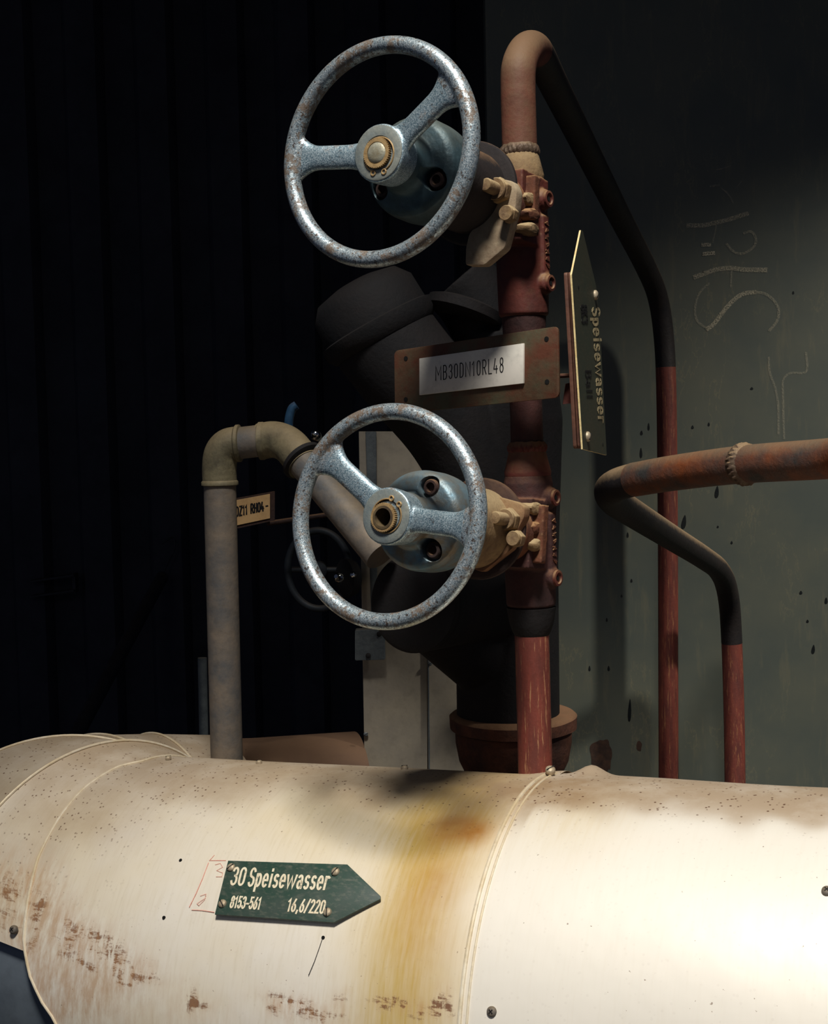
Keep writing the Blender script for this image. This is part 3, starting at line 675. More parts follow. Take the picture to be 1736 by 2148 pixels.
def valve(name, label, py0, py1, hubpx, hubY, rimc, spokes, flare, lower):
    top, bot = riser_at(py0), riser_at(py1); B = top.lerp(bot, .47 if lower else .28)
    H = at(*hubpx, hubY); L = (H - B).length; A = (H - B) / L
    v = thing(name, label, 'valve', bot); S, V, A = frame(A)
    P = lambda s, v_, a: B + S * s + V * v_ + A * a
    # forged body along the riser
    hb = (top - bot).length; mb = MB(); r = .0262
    lathe(mb, bot, RA, [(r * .8, -.002), (r, .002), (r * 1.02, .02), (r * 1.06, hb * .5), (r * 1.0, hb - .012), (r * .93, hb - .004), (r * .84, hb)], 48)
    box(mb, B + A * .02, S, V, A, .026, .036, .03)
    sd = (Vector((.80, -.60, 0)) - RA * RA.dot(Vector((.80, -.60, 0)))).normalized(); up = RA
    for z in (hb * .22, hb * .81): lathe(mb, bot + RA * z + sd * (r * .7), sd, [(.0115, 0), (.0108, r * .46), (.0085, r * .55)], 32)
    prism(mb, [bot + RA * (hb * k) + sd * (r * 1.15) + up.cross(sd) * q for k, q in ((.30, -.006), (.30, .006), (.70, .006), (.70, -.006))], sd, .012)
    obj('valve_body', mb, M['redpipe'] if not lower else M['redbody'], v, remesh=.0014, smooth_it=3)
    for z in (hb * .22, hb * .81):
        mb = MB(); o_ = bot + RA * z + sd * (r * 1.25 + .0003); lathe(mb, o_, sd, [(.0088, -.003), (.0084, .0018), (.0060, .0022), (.0052, .0006), (.0030, .0004)], 28)
        bo = obj('boss', mb, M['redpipe'], v); mb = MB(); lathe(mb, o_, sd, [(.0026, 0), (.0024, .0010)], 16); obj('boss_hole', mb, M['hole'], bo)
    mb = MB()
    for k in range(7):
        c = bot + RA * (hb * (.34 + k * .05)) + sd * (r * 1.15); w_ = up.cross(sd)
        q = [c + w_ * (.0035 * math.cos(j * 2.4 + k * 1.9)) + up * (.0018 * math.sin(j * 1.7 + k)) for j in range(4)]
        ribbon(mb, q, sd, .0011, .0011)
    obj('cast_marks', mb, M['rust'], v, smooth=False)
    # cone and weld above
    mb = MB(); lathe(mb, top, RA, [(r * .93, -.004), (r * .95, .0), (.0200, .020), (.0182, .024)], 40); obj('socket_cone', mb, M['tan'] if not lower else M['redpipe'], v)
    mb = MB(); weld_ring(mb, top + RA * .0255, RA, .0182, .013, seed=3 if lower else 0); obj('weld_bead', mb, M['weld'] if not lower else M['redpipe'], v)
    # bonnet: flange blocks, lugs
    mb = MB()
    lathe(mb, P(0, 0, .02), A, [(.026, 0), (.028, .02), (.030, .045), (.026, .055)], 40)
    for a0 in (.036,): box(mb, P(0, 0, a0), S, V, A, .036, .030, .006)
    obj('bonnet', mb, M['rust'], v, remesh=.0015, smooth_it=4)
    def pp(x, y, a): return on_plane(x, y, P(0, 0, a), A)
    lug_px = ((1104, 1067), (1110, 1107), (1117, 1143)) if lower else ((1092, 421), (1102, 452), (1106, 481))
    for k, (x, y) in enumerate(lug_px):
        mb = MB(); O = pp(x, y, .042); ln = (.0150, .0125, .0095)[k]
        lathe(mb, O, S, [(.0045, -ln), (.0064, -ln + .001), (.0070, -.004), (.0072, .004), (.0066, ln - .003), (.0045, ln - .001)], 24, ref=V, wob=.16)
        mb.v = [O + S * (p - O).dot(S) + V * (p - O).dot(V) * (.92 if k else 1.) + A * (p - O).dot(A) * 1.9 for p in mb.v]
        obj('flange_lug', mb, M['tan'] if k != 1 else M['rust'], v)
    # yoke ear plate, stud and nuts
    pxs = [(986, 1040), (1030, 1038), (1085, 1053), (1100, 1062), (1099, 1085), (1086, 1110), (1076, 1150), (1012, 1200), (980, 1190)] if lower else [(992, 362), (1075, 380), (1084, 400), (1080, 440), (1070, 475), (1058, 520), (1015, 556), (975, 556), (976, 520), (983, 490), (1000, 470), (1003, 435), (985, 395)]
    mb = MB(); prism(mb, round_poly([pp(x, y, .122) for x, y in pxs], .003, 3), A, .013)
    obj('yoke_plate', mb, M['plate_tan'] if not lower else M['tanrust'], v, bevel=.0015)
    for (x, y), rn in ((((1070, 1091), .0120), ((1088, 1131), .0085)) if lower else (((1051, 402), .0125), ((1073, 452), .0085))):
        c_ = pp(x, y, .122); mb = MB(); hexnut(mb, c_, A, rn, .010, .3); st = obj('stud_nut', mb, M['tan'], v, bevel=.0008, smooth=False)
        mb = MB(); lathe(mb, c_, A, [(rn * .82, .0098), (rn * .86, .0125), (rn * .8, .0135)], 32); obj('washer', mb, M['tan'], st)
        if rn > .01: mb = MB(); lathe(mb, c_, A, [(.0064, 0), (.0064, .030), (.0054, .032), (.003, .0325)], 24, wob=.05); obj('stud', mb, M['tan'], st)
    mb = MB(); lathe(mb, P(.0, .0, .05), A, [(.030, 0), (.028, .03), (.032, .062)], 40)
    a1 = .112
    obj('yoke_sleeve', mb, M['rust'], v)
    mb = MB(); lathe(mb, P(0, 0, a1 - .006), A, [(.048, 0), (.0505, .002), (.0505, .006), (.048, .008)], 64); obj('yoke_flange', mb, M['shadecase'] if not lower else M['darkrust'], v)
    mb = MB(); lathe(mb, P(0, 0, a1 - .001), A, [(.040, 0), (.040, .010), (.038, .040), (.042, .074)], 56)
    obj('gear_case', mb, M['tan' if lower else 'shadecase'], v)
    # silver-blue cap with bolt bosses
    mb = MB(); lathe(mb, P(0, 0, L - .088), A, [(.046, 0), (.047, .010), (.0468, .030), (.0455, .037), (.041, .0415), (.034, .0435), (.028, .046), (.0245, .052), (.0235, .070)], 64)
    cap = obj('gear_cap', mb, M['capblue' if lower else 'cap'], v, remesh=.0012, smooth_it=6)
    a_0 = math.radians(66 if lower else -28)
    for k in range(3):
        an = a_0 + k * 2 * PI / 3; s_, v_ = .033 * math.cos(an), .033 * math.sin(an)
        cb = MB(); lathe(cb, P(s_, v_, L - .060), A, [(.0105, 0), (.0105, .03)], 40); cut = obj('cutter', cb, M['darkrust'], v)
        m = cap.modifiers.new('c', 'BOOLEAN'); m.operation = 'DIFFERENCE'; m.object = cut; m.solver = 'EXACT'
        dg = bpy.context.evaluated_depsgraph_get(); dg.update(); me2 = bpy.data.meshes.new_from_object(cap.evaluated_get(dg), depsgraph=dg); cap.modifiers.clear(); cap.data = me2; bpy.data.objects.remove(cut)
        mb = MB(); lathe(mb, P(s_, v_, L - .061), A, [(.0076, 0), (.0076, .0125), (.0066, .0140), (.0046, .0140), (.0042, .009), (.001, .009)], 32); obj('socket_bolt', mb, M['darkrust'], cap)
    # handwheel
    RC = P(0, 0, L + .003); Rw = .0925
    mb = MB(); n = 128; vs = []; fs = []; ns = 20
    for i in range(n):
        a = 2 * PI * i / n; D = S * math.cos(a) + V * math.sin(a)
        for k in range(ns):
            b = 2 * PI * k / ns; vs.append(RC + D * (Rw + .0075 * math.cos(b)) + A * (.0082 * math.sin(b)))
    for i in range(n):
        for k in range(ns):
            j = (i + 1) % n; q = (k + 1) % ns; fs.append((i * ns + k, i * ns + q, j * ns + q, j * ns + k))
    mb.add(vs, fs)
    for (ax, ay), (bx, by) in spokes:
        a = on_plane(ax, ay, RC, A); b = on_plane(bx, by, RC, A); D = (b - RC); D = (D - A * D.dot(A)).normalized(); E = A.cross(D)
        off = 0.
        vs = []; fs = []; m = 14; ns2 = 24
        for i in range(m + 1):
            tt = i / m; x = .016 + (Rw - .014) * tt * .97
            wd = .0108 + .006 * max(0, 1 - tt * 4) ** 2 + .021 * max(0, (tt - .62) / .38) ** 2.3
            th = .0066 - .0010 * math.sin(PI * tt)
            zc = -.0085 * (1 - tt) - .001
            for k in range(ns2):
                b_ = 2 * PI * k / ns2; cx_ = math.copysign(abs(math.cos(b_)) ** .8, math.cos(b_)); cy_ = math.copysign(abs(math.sin(b_)) ** .9, math.sin(b_))
                vs.append(RC + D * x + E * (wd * cx_) + A * (zc + th * cy_))
        for i in range(m):
            for k in range(ns2):
                q = (k + 1) % ns2; fs.append((i * ns2 + k, i * ns2 + q, (i + 1) * ns2 + q, (i + 1) * ns2 + k))
        fs.append(tuple(range(ns2))[::-1]); fs.append(tuple(m * ns2 + k for k in range(ns2)))
        mb.add(vs, fs)
    lathe(mb, P(0, 0, L - .026), A, [(.0235, 0), (.0250, .014), (.0256, .022), (.0256, .0272), (.0247, .0286)], 56)
    hw = obj('handwheel', mb, [M['rim']], v, remesh=.0011, smooth_it=3)
    if lower:
        cb = MB(); lathe(cb, P(-.0005, -.001, L - .024), A, [(.0092, 0), (.0092, .05)], 40); cut = obj('cutter', cb, M['bore'], v)
        m = hw.modifiers.new('c', 'BOOLEAN'); m.operation = 'DIFFERENCE'; m.object = cut; m.solver = 'EXACT'
        dg = bpy.context.evaluated_depsgraph_get(); dg.update(); me2 = bpy.data.meshes.new_from_object(hw.evaluated_get(dg), depsgraph=dg); hw.modifiers.clear(); hw.data = me2; bpy.data.objects.remove(cut)
        hw.data.materials.clear(); hw.data.materials.append(M['rim']); hw.data.polygons.foreach_set('material_index', [0] * len(hw.data.polygons))
    # spokes and hub wear less than the rim: second material by distance from the axis
    hw.data.materials.append(M['wheel']); o0 = RC - v.location
    for p in hw.data.polygons:
        d = p.center - o0; d = d - A * d.dot(A)
        if d.length < .080: p.material_index = 1
    F0 = P(0, 0, L + .0022)
    mb = MB(); lathe(mb, F0, A, [(.0242, -.001), (.0240, .0010), (.0232, .0014), (.0150, .0011), (.0140, -.0005)], 56, cap=False); obj('hub_face', mb, M['hubface'], hw)
    # splined ring
    mb = MB(); nt_ = 44; vs = []; ro = .0136 if not lower else .0132; ri = .0096; off = V * (-.0008) if not lower else V * (-.0015) + S * -.001
    for z in (-.001, .0042):
        for i in range(nt_ * 2):
            a = PI * i / nt_; rr = ro if i % 2 else ro - .0010
            for k in (0,): vs.append(F0 + off + A * z + (S * math.cos(a) + V * math.sin(a)) * rr)
    for z in (-.001, .0042):
        for i in range(nt_ * 2):
            a = PI * i / nt_; vs.append(F0 + off + A * z + (S * math.cos(a) + V * math.sin(a)) * ri)
    q = nt_ * 2; fs = []
    for i in range(q):
        j = (i + 1) % q; fs += [(i, j, q + j, q + i), (2 * q + i, 3 * q + i, 3 * q + j, 2 * q + j), (q + i, q + j, 3 * q + j, 3 * q + i)]
    mb.add(vs, fs); obj('splined_ring', mb, M['brass'], hw, smooth=False)
    mb = MB(); c0_ = F0 + (V * -.0022 + S * .0012 if not lower else V * .0 + S * .001)
    ang = (math.radians(-70), math.radians(250)) if not lower else (math.radians(75), math.radians(400))
    pts = [c0_ + A * .0016 + (S * math.cos(x) + V * math.sin(x)) * .0152 for x in np.linspace(ang[0] + .12, ang[1] - .12, 60)]
    tube(mb, pts, .0007, 6)
    for x in ang:
        d = S * math.cos(x) + V * math.sin(x); c = c0_ + A * .0016 + d * .0162
        tube(mb, [c + (S * math.cos(y) + V * math.sin(y)) * .0021 for y in np.linspace(0, 2 * PI, 17)], .0008, 6)
    obj('retaining_clip', mb, M['brass'], hw)
    mb = MB(); lathe(mb, c0_ - A * .0002, A, [(.0162, -.001), (.0160, .0013), (.0134, .0013)], 40, cap=False); obj('clip_groove', mb, M['hole'], hw)
    mb = MB()
    if not lower:
        lathe(mb, F0 + off, A, [(.0096, -.002), (.0094, .0036), (.0084, .0046), (.0050, .0054), (.0006, .0056)], 40); obj('stem_end', mb, M['stem'], hw)
    else:
        lathe(mb, F0 + off, A, [(.0104, -.002), (.0104, .0046), (.0082, .0048), (.0080, .002), (.0078, -.02)], 40, cap=False); lathe(mb, F0 + off - A * .02, A, [(.0079, 0), (.0005, .0004)], 20, cap=False)
        obj('stem_bore', mb, [M['bore']], hw)
    return v, P, L, A
M['shadecase'] = dusty('shaded_disc_and_case', srgb(30, 26, 26), srgb(40, 32, 30), srgb(130, 100, 72), .8, 30, .8, 0, .5, .5, 1.)  # upper disc and gear case: shade painted dark, lit edge as dust tone
M['tanrust'] = dusty('dusty_rusted_ear', srgb(120, 84, 56), srgb(96, 62, 44), srgb(164, 138, 100), .8, 60, .85, 0, .9, -.1, .6)
M['bowl'] = dusty('flaking_brown_rust', srgb(100, 62, 46), srgb(62, 42, 36), srgb(140, 106, 76), .7, 30, .85, 0, 1., .3, .9)
M['redbody'] = dusty('dark_red_oxide_casting', srgb(70, 40, 36), srgb(50, 34, 32), srgb(130, 90, 62), .6, 26, .75, 0, .8, .1, .8)
M['bore'] = dusty('dusty_brown_bore', srgb(96, 80, 54), srgb(60, 48, 36), DUST, 0, 60, .8)
vu, Pu, Lu, Au = valve('shutoff_valve', 'upper valve with silver-blue handwheel whose hub has a domed stem end', 370, 665, (797, 322), 1.165, (802, 313), [((755, 328), (628, 332)), ((855, 290), (957, 172))], None, False)
vl, Pl, Ll, Al = valve('shutoff_valve', 'lower valve with silver-blue handwheel whose hub is an open bore', 990, 1272, (813, 1083), 1.155, (817, 1080), [((786, 1034), (672, 944)), ((870, 1090), (990, 1106))], None, True)

# pipe between the two valves
t = thing('link_pipe', 'short dark red upright pipe joining the lower valve to the upper valve', 'pipe', riser_at(940))
mb = MB(); a = riser_at(950); b = riser_at(664); tube(mb, [a, a.lerp(b, .25), a.lerp(b, .5), a.lerp(b, .75), b], [.0175, .017, .0175, .0215, .0235], 36); obj('pipe_body', mb, M['redbody'], t)

# looped pipe above the upper valve, going down the wall
t = thing('looped_pipe', 'brown-red pipe looping over from the upper valve and dropping down the wall', 'pipe', at(1401, 1640, 2.42))
a = riser_at(333)
pts = [a, riser_at(260), riser_at(190)] + loftpx([(1088, 140, 1.405), (1101, 108, 1.43), (1117, 101, 1.48), (1132, 118, 1.56), (1155, 165, 1.65), (1220, 295, 1.90), (1300, 455, 2.16), (1352, 556, 2.33), (1378, 620, 2.40), (1391, 700, 2.42), (1397, 820, 2.42), (1400, 1100, 2.42), (1401, 1400, 2.42), (1402, 1760, 2.42)])
pts = catmull(pts, 10); k = len(pts)
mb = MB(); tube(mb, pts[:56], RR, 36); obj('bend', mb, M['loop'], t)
mb = MB(); tube(mb, pts[55:128], RR, 36); obj('slanting_section', mb, M['shadepipe'], t)  # same pipe as the drop leg, with its shade in the colour
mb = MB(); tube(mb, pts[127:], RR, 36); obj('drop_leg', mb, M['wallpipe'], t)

# cross pipe from the right, folding back to the wall
t = thing('folded_pipe', 'weathered steel pipe entering from the right, folding back and down the wall', 'pipe', at(1540, 1700, 2.36))
P1 = catmull(loftpx([(1800, 952, 1.18), (1736, 962, 1.23), (1560, 974, 1.32), (1420, 991, 1.41), (1330, 1006, 1.475)]), 10)
mb = MB(); tube(mb, P1, .0192, 36); obj('straight_run', mb, M['crosspipe'], t)
mb = MB(); d = (P1[20] - P1[22]).normalized(); weld_ring(mb, at(1561, 974, 1.32), d, .0190, .016, seed=7); obj('weld_bead', mb, M['weld'], t)
P2 = catmull([P1[-2], P1[-1]] + loftpx([(1296, 1016, 1.505), (1279, 1030, 1.545), (1288, 1050, 1.61), (1320, 1072, 1.70), (1410, 1129, 1.96), (1475, 1170, 2.15), (1508, 1197, 2.26), (1525, 1240, 2.33), (1533, 1320, 2.37), (1539, 1500, 2.36), (1542, 1720, 2.34)]), 10)
mb = MB(); tube(mb, P2[8:-18], .0188, 36); obj('bent_section', mb, M['shadepipe'], t)  # shade on the bend is put into its colour
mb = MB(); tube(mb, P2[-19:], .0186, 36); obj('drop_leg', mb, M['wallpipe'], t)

# ------------------------------------------------------------------ large black valve behind
def px2m(p, Y): return p * Y / F
t = thing('large_valve', 'large soot-black cast valve with a side branch standing behind the two handwheels', 'valve', at(1068, 1640, 1.78))
Yb = 1.78; ax = lambda py: at(1063 + (py - 1300) * .012, py, Yb)
rb = px2m(109, Yb)
mb = MB(); tube(mb, [ax(1512), ax(1300), ax(1150)], rb, 64)
tube(mb, catmull([ax(1260), at(990, 1250, 1.70), at(900, 1262, 1.62), at(868, 1266, 1.585)], 6), [.060] * 18 + [.056], 48)
tube(mb, [at(880, 1262, 1.66), at(1010, 1378, 1.76)], .050, 40)
tube(mb, [ax(1180), ax(1000), ax(880), ax(700)], [rb, .075, .078, .064], 64)
tube(mb, catmull([ax(1080), at(960, 900, 1.76), at(860, 780, 1.74), at(790, 690, 1.74)], 6), .070, 56)
tube(mb, catmull([ax(760), at(1000, 640, 1.78), at(960, 590, 1.78)], 6), .050, 40)
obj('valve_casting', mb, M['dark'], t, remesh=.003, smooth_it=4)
mb = MB(); a = at(800, 700, 1.74); b = at(752, 612, 1.74); d = (b - a).normalized(); lathe(mb, a, d, [(.072, -.01), (.080, .0), (.080, .014), (.074, .016), (.072, .05), (.058, .068), (.03, .075)], 56); obj('bonnet_cover', mb, M['dark'], t)
mb = MB(); a = at(868, 1266, 1.585); d = (a - ax(1250)).normalized(); lathe(mb, a - d * .01, d, [(.058, 0), (.060, .004), (.060, .014), (.054, .018), (.03, .02)], 56); obj('branch_cover', mb, M['dark'], t)
mb = MB(); c = at(1076, 1510, Yb); lathe(mb, c - Vector((0, 0, .0)), Vector((0, 0, 1)), [(.080, -.012), (.0865, -.009), (.087, .006), (.083, .0095), (.072, .011)], 72, wob=.02); obj('base_flange', mb, M['bowl'], t)
mb = MB(); lathe(mb, c, Vector((0, 0, 1)), [(.050, -.085), (.066, -.074), (.075, -.055), (.0795, -.03), (.080, -.008)], 64); obj('base_bowl', mb, M['bowl'], t)
mb = MB(); lathe(mb, c, Vector((0, 0, 1)), [(.055, -.25), (.055, -.084)], 40); obj('base_pipe', mb, M['dark'], t)
mb = MB(); c = ax(640); 
lathe(mb, at(975, 650, 1.74), Vector((.35, .1, 1)).normalized(), [(.04, -.01), (.051, -.006), (.051, .006), (.04, .01)], 48); obj('seam_ring', mb, M['dark'], t)

# ------------------------------------------------------------------ nameplate on copper back plate
def qmap(tl, tr, br, bl, Yl, Yr): return quadmap(at(*tl, Yl), at(*tr, Yr), at(*br, Yr), at(*bl, Yl))
qp = qmap((826, 736), (1172, 684), (1172, 834), (828, 869), 1.42, 1.30)
c = [qp(0, 1), qp(1, 1), qp(1, 0), qp(0, 0)]; NP = (c[1] - c[0]).cross(c[3] - c[0]).normalized(); NP = NP if NP.y < 0 else -NP
# planar fit
Pm = (c[0] + c[1] + c[2] + c[3]) / 4; pl = lambda x, y, k=0.: on_plane(x, y, Pm + NP * k, NP)
plate = thing('label_holder', 'rust-patinated rectangular back plate with corner holes behind the white number label', 'plate', c[3])
mb = MB(); prism(mb, round_poly([pl(826, 736), pl(1170, 684), pl(1172, 834), pl(828, 869)], .006), NP, .003); bp = obj('back_plate', mb, M['signplate'], plate, bevel=.0006)
for x, y in ((1146, 711), (1147, 801), (851, 752), (851, 838)):
    mb = MB(); lathe(mb, pl(x, y), NP, [(.0026, -.0005), (.0025, .0004)], 20); obj('screw_hole', mb, M['hole'], plate)
mb = MB(); a = pl(1120, 790, -.004); box(mb, a - NP * .018, (c[1] - c[0]).normalized(), Vector((0, 0, 1)), NP, .008, .016, .018); obj('bracket', mb, M['brownbar'], plate)
lab = thing('number_label', 'white engraved plastic label reading MB30DN10RL48 on the rusty plate', 'label', pl(879, 829, .002))
mb = MB(); lc = [pl(879, 752, .0032), pl(1097, 720, .0032), pl(1097, 804, .0032), pl(879, 829, .0032)]; prism(mb, lc, NP, .0030); obj('label_plate', mb, M['labelwhite'], lab, bevel=.0003)
mpl = quadmap(*[q + NP * .0001 for q in lc]); lettering(lab, M['ink'], [('MB30DN10RL48', .165, .345, .37, .655, .065)], mpl, NP, th=.0002, gap=.24)

# arrow sign seen almost edge-on
Yl, Yr = 1.285, 1.335
A0 = at(1204, 640, Yl); A1 = at(1222, 940, Yl + .004); Bq = at(1266, 880, Yr + .06)
NA = (A1 - A0).cross(Bq - A0).normalized(); NA = NA if NA.y < 0 else -NA
ap = lambda x, y, k=0.: on_plane(x, y, A0 + NA * k, NA)
asg = thing('arrow_sign', 'dark pointed arrow sign seen nearly edge-on with raised sideways lettering', 'sign', ap(1222, 942))
outl = [(1218, 483), (1222, 484), (1250, 600), (1261, 740), (1272, 955), (1222, 942), (1213, 800), (1203, 640), (1199, 576)]
mb = MB(); prism(mb, [ap(*q) for q in outl], NA, .0018); 
o = obj('sign_plate', mb, [M['darkgreen'], M['yellowedge']], asg, smooth=False)
for p in o.data.polygons:
    if abs(p.normal.dot(NA)) < .5: p.material_index = 1
tl, tr, br, bl = [ap(*q, .0002) for q in ((1262, 640), (1276, 925), (1226, 925), (1206, 640))]   # reading direction runs down the plate
ma = quadmap(tl, tr, br, bl)
lettering(asg, M['creamdull'], [('Speisewasser', .02, .60, .30, .84, .075)], ma, NA, th=.00025)
lettering(asg, M['ink'], [('8K3', .0, .19, .22, .13, .07)], ma, NA, th=.00025)
lettering(asg, M['ink'], [('Ball', .48, .20, .22, .20, .07)], ma, NA, th=.00025)
screw('screw', ap(1248, 619, .0005), NA, .0052, asg); screw('screw', ap(1232, 916, .0005), NA, .0052, asg)
for x, y in ((1213, 603), (1264, 933)):
    mb = MB(); lathe(mb, ap(x, y), NA, [(.0020, -.0005), (.0019, .0003)], 16); obj('screw_hole', mb, M['hole'], asg)
bk = thing('sign_backing', 'brown edge-on backing plate carrying the pointed arrow sign', 'plate', ap(1205, 940, -.004))
mb = MB()
for k_ in (-.0026, -.0070): prism(mb, [p + NA * k_ for p in round_poly([ap(1204, 569), ap(1248, 590), ap(1262, 940), ap(1224, 940)], .004)], NA, .0037)
obj('backing_sheet', mb, M['brownbar'], bk, bevel=.0006)
mb = MB(); a = ap(1212, 787, -.011); b = pl(1165, 789, -.006); tube(mb, [a, b], .0022, 8); obj('support_rod', mb, M['brownbar'], bk)
mb = MB(); prism(mb, [at(1186, 805, 1.33), at(1206, 800, 1.33), at(1208, 845, 1.33), at(1180, 848, 1.33)], Vector((0, -1, 0)), .003); obj('support_tab', mb, M['redpipe'], bk, smooth=False)

# ------------------------------------------------------------------ left grey pipe with elbows
YL = 1.70
t = thing('elbowed_pipe', 'dull grey upright pipe with two elbows at its top, left of the handwheels', 'pipe', at(477, 1700, YL))
rL = px2m(34, YL)
mb = MB(); tube(mb, [at(477, 1650, YL), at(468, 1300, YL), at(461, 1014, YL)], rL, 40); obj('upright_pipe', mb, M['galv'], t)
mb = MB(); rE = rL * 1.06
pth = catmull(loftpx([(461, 1018, YL), (460, 980, YL), (464, 952, YL), (478, 935, YL), (500, 930, YL)]), 6); tube(mb, pth, rE, 36)
lathe(mb, at(461, 1014, YL), Vector((0, 0, 1)), [(rL * 1.0, -.003), (rL * 1.14, -.002), (rL * 1.14, .002), (rE, .004)], 36)
d = Vector((1, -.1, .03)).normalized(); lathe(mb, at(500, 930, YL), d, [(rE, -.004), (rE * 1.09, -.002), (rE * 1.09, .002), (rL, .004)], 36)
obj('elbow', mb, M['olive'], t)
mb = MB(); tube(mb, loftpx([(498, 930, YL), (550, 924, YL - .01)]), rL * .98, 36); obj('nipple', mb, M['galv'], t)
mb = MB(); pth = catmull(loftpx([(546, 926, YL - .005), (575, 922, YL - .01), (603, 932, YL - .02), (625, 955, YL - .035), (640, 975, YL - .045)]), 6); tube(mb, pth, rL * 1.12, 36)
lathe(mb, at(548, 925, YL - .006), d, [(rL, -.004), (rL * 1.17, -.002), (rL * 1.17, .003), (rL * 1.1, .005)], 36)
obj('elbow', mb, M['olive'], t)
mb = MB(); a, b = at(632, 962, YL - .04), at(800, 1165, YL - .13); d = (b - a).normalized(); lathe(mb, a, d, [(rL * 1.0, 0), (rL * 1.36, .001), (rL * 1.36, .006), (rL * 1.05, .009)], 36); obj('collar', mb, M['dark'], t)
mb = MB(); tube(mb, [a, a.lerp(b, .5), b], rL * 1.02, 36); obj('slanting_pipe', mb, M['galv'], t)

# small yellowed tag
qd = quadmap(*[at(x, y, 1.95 + (x - 540) * .0003) for x, y in ((496, 1049), (566, 1036), (566, 1087), (496, 1102))])
NT_ = (qd(1, 0) - qd(0, 0)).cross(qd(0, 1) - qd(0, 0)).normalized(); NT_ = NT_ if NT_.y < 0 else -NT_
t = thing('small_tag', 'small yellowed number tag on a dark plate right of the grey upright pipe', 'tag', qd(0, 0))
mb = MB(); prism(mb, [qd(-.3, 1.06) - NT_ * .002, qd(1.16, 1.06) - NT_ * .002, qd(1.16, -.14) - NT_ * .002, qd(-.3, -.14) - NT_ * .002], NT_, .003); obj('back_plate', mb, M['darkrust'], t, smooth=False)
mb = MB(); prism(mb, [qd(-.12, 1), qd(1, 1), qd(1, 0), qd(-.12, 0)], NT_, .0018); obj('tag_face', mb, M['labeltan'], t, smooth=False)
lettering(t, M['ink'], [('DZ11 RH04', -.02, .36, .36, .83, .17)], qd, NT_, th=.0003)
lettering(t, M['ink'], [('-', .87, .40, .3, .07, .2)], qd, NT_, th=.0003).name = 'printed_dash'
mb = MB(); tube(mb, [at(560, 1098, 2.05), at(700, 1078, 2.05), at(800, 1070, 2.05)], .004, 10); tube(mb, [at(560, 1092, 2.05), at(560, 1060, 1.97)], .004, 10); o = obj('support_rail', mb, M['darkrust'], loc=at(560, 1100, 2.05)); tag(o, 'thin dark horizontal rail carrying the small yellowed tag', 'rail')

# ------------------------------------------------------------------ pale sheet-metal duct
t = thing('sheet_metal_duct', 'pale grey upright sheet-metal casing behind the lower handwheel', 'duct', at(858, 1640, 2.05))
Yd = 2.05
def board(nm, x0, x1, x2, x3, y0, y1, Ya, Yb_, mat, th=.012):
    mb = MB(); prism(mb, [at(x0, y0, Ya), at(x1, y0, Yb_), at(x2, y1, Yb_), at(x3, y1, Ya)], Vector((0, -1, 0)), th); return obj(nm, mb, mat, t, bevel=.0012)
board('front_sheet', 752, 893, 897, 766, 905, 1720, Yd, Yd, M['duct'])
board('side_sheet', 891, 975, 982, 899, 905, 1720, Yd - .004, Yd + .02, M['duct'])
mb = MB(); tube(mb, [at(893, 905, Yd - .004), at(901, 1720, Yd - .004)], .0012, 6); obj('seam', mb, M['ductdark'], t)
board('edge_strip', 766, 789, 791, 779, 905, 1318, Yd - .012, Yd - .012, M['ductdark'], .006)
for x, y in ((901, 1392), (767, 1540)): screw('rivet', at(x, y, Yd - .006), Vector((0, -1, 0)), .0036, t, M['ductdark'])
mb = MB(); prism(mb, round_poly([at(744, 1322, Yd - .03), at(806, 1319, Yd - .03), at(808, 1384, Yd - .03), at(744, 1386, Yd - .03)], .003), Vector((0, -1, 0)), .02); bx = obj('latch_box', mb, M['ductdark'], t, bevel=.001)
for x, y in ((795, 1330), (772, 1375)): mb = MB(); lathe(mb, at(x, y, Yd - .031), Vector((0, -1, 0)), [(.004, -.002), (.004, .003), (.002, .004)], 12); obj('latch_screw', mb, M['dark'], bx)

# brown pipe running behind
mb = MB(); tube(mb, catmull([at(380, 1580, 2.12) - Vector((0, 0, .11)), at(470, 1562, 2.1) - Vector((0, 0, .11)), at(540, 1558, 2.1) - Vector((0, 0, .11)), at(640, 1545, 2.08) - Vector((0, 0, .115)), at(748, 1538, 2.1) - Vector((0, 0, .115))], 10), [.10] * 8 + [.115] * 33, 48)
tag(obj('rear_pipe', mb, M['rearpipe'], loc=at(640, 1700, 2.1)), 'dusty brown large pipe lying behind the white pipe beside the casing', 'pipe')

# ------------------------------------------------------------------ things in the dark on the left
ra, rb_ = at(340, 1210, 4.1), at(150, 1560, 3.3); rc_ = ra + (rb_ - ra) * (ra.z / (ra.z - rb_.z)); mb = MB(); tube(mb, [ra, rb_, rc_], .020, 14); tag(obj('slanting_rod', mb, M['faint'], loc=at(150, 1560, 2.3)), 'dim grey rod slanting up out of the dark at far left', 'rod')
mb = MB(); tube(mb, catmull(loftpx([(338, 1215, 4.12), (352, 1180, 4.12), (366, 1150, 4.12), (362, 1128, 4.12), (340, 1140, 4.12)]), 6), .003, 8); tag(obj('hanging_cable', mb, M['faint'], loc=at(338, 1215, 4.12)), 'thin barely visible cable loop above the slanting rod', 'cable')
mb = MB()
for y in (0, 32): box(mb, at(112, 1212 + y, 4.14), (at(160, 1206, 4.14) - at(65, 1220, 4.14)).normalized(), Vector((0, 1, 0)), Vector((0, 0, 1)), .070, .02, .003)
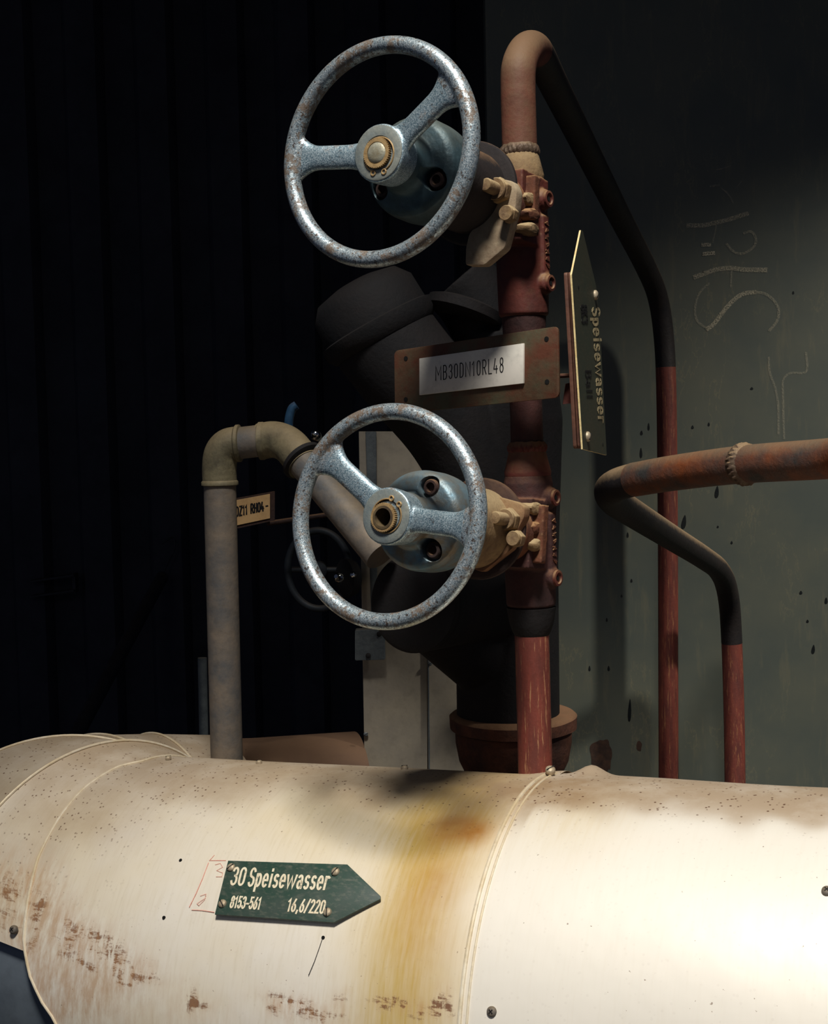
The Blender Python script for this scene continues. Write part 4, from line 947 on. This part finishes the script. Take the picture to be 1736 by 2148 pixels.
box(mb, at(158, 1222, 4.15), Vector((1, 0, 0)), Vector((0, 1, 0)), Vector((0, 0, 1)), .005, .02, .03); tag(obj('dim_bracket', mb, M['faint'], loc=at(112, 1240, 2.7), smooth=False), 'faint two-bar bracket in the darkness at the far left', 'bracket')
mb = MB(); a_ = at(429, 1640, 2.4); a_.z = 0; tube(mb, [a_, at(429, 1640, 2.4), at(424, 1380, 2.4)], .0085, 14); tag(obj('thin_rear_pipe', mb, M['ductdark'], loc=at(429, 1640, 2.2)), 'thin dark blue-grey pipe just left of the thick grey pipe', 'pipe')
t = thing('small_fitting', 'small fitting with bright chrome glints seen through the lower handwheel', 'fitting', at(712, 1245, 2.0))
mb = MB(); lathe(mb, at(730, 1212, 2.02), Vector((-1, -.6, 0)), [(.026, -.01), (.030, 0), (.030, .006), (.02, .012), (.012, .016)], 32); obj('housing', mb, M['dark'], t)
mb = MB(); lathe(mb, at(712, 1212, 1.985), Vector((-.4, -.9, .3)).normalized(), [(.008, 0), (.0085, .004), (.006, .010), (.003, .0125)], 24); obj('chrome_cap', mb, M['chrome'], t)
mb = MB(); lathe(mb, at(742, 1206, 1.985), Vector((-.4, -.9, .3)).normalized(), [(.004, 0), (.0045, .004), (.002, .006)], 16); obj('chrome_stud', mb, M['chrome'], t)
t = thing('round_rear_wheel', 'dark round handwheel dimly seen behind the left of the lower handwheel', 'handwheel', at(650, 1260, 2.1))
mb = MB(); tube(mb, [at(668, 1195, 2.12) + Vector((.060 * math.cos(a), -.01 * math.cos(a), .075 * math.sin(a))) * .85 for a in np.linspace(0, 2 * PI, 49)], .006, 10, cap=False); obj('wheel_rim', mb, M['faintblue'], t)
mb = MB(); tube(mb, [at(612, 1195, 2.12), at(724, 1195, 2.12)], .005, 10); lathe(mb, at(668, 1195, 2.12), Vector((0, -1, 0)), [(.014, -.005), (.014, .008), (.01, .010)], 20); obj('wheel_spoke', mb, M['faintblue'], t)
t = thing('blue_handle', 'small blue lever handle above the elbows of the grey pipe', 'handle', at(606, 900, 1.72))
mb = MB(); tube(mb, catmull(loftpx([(605, 905, 1.74), (606, 880, 1.74), (612, 858, 1.74), (622, 850, 1.74)]), 5), .006, 12); obj('lever', mb, M['bluefit'], t)
mb = MB(); lathe(mb, at(662, 912, 1.70), Vector((-.2, -.9, .4)).normalized(), [(.006, -.01), (.007, 0), (.005, .005), (.002, .007)], 20); obj('chrome_nut', mb, M['chrome'], t)
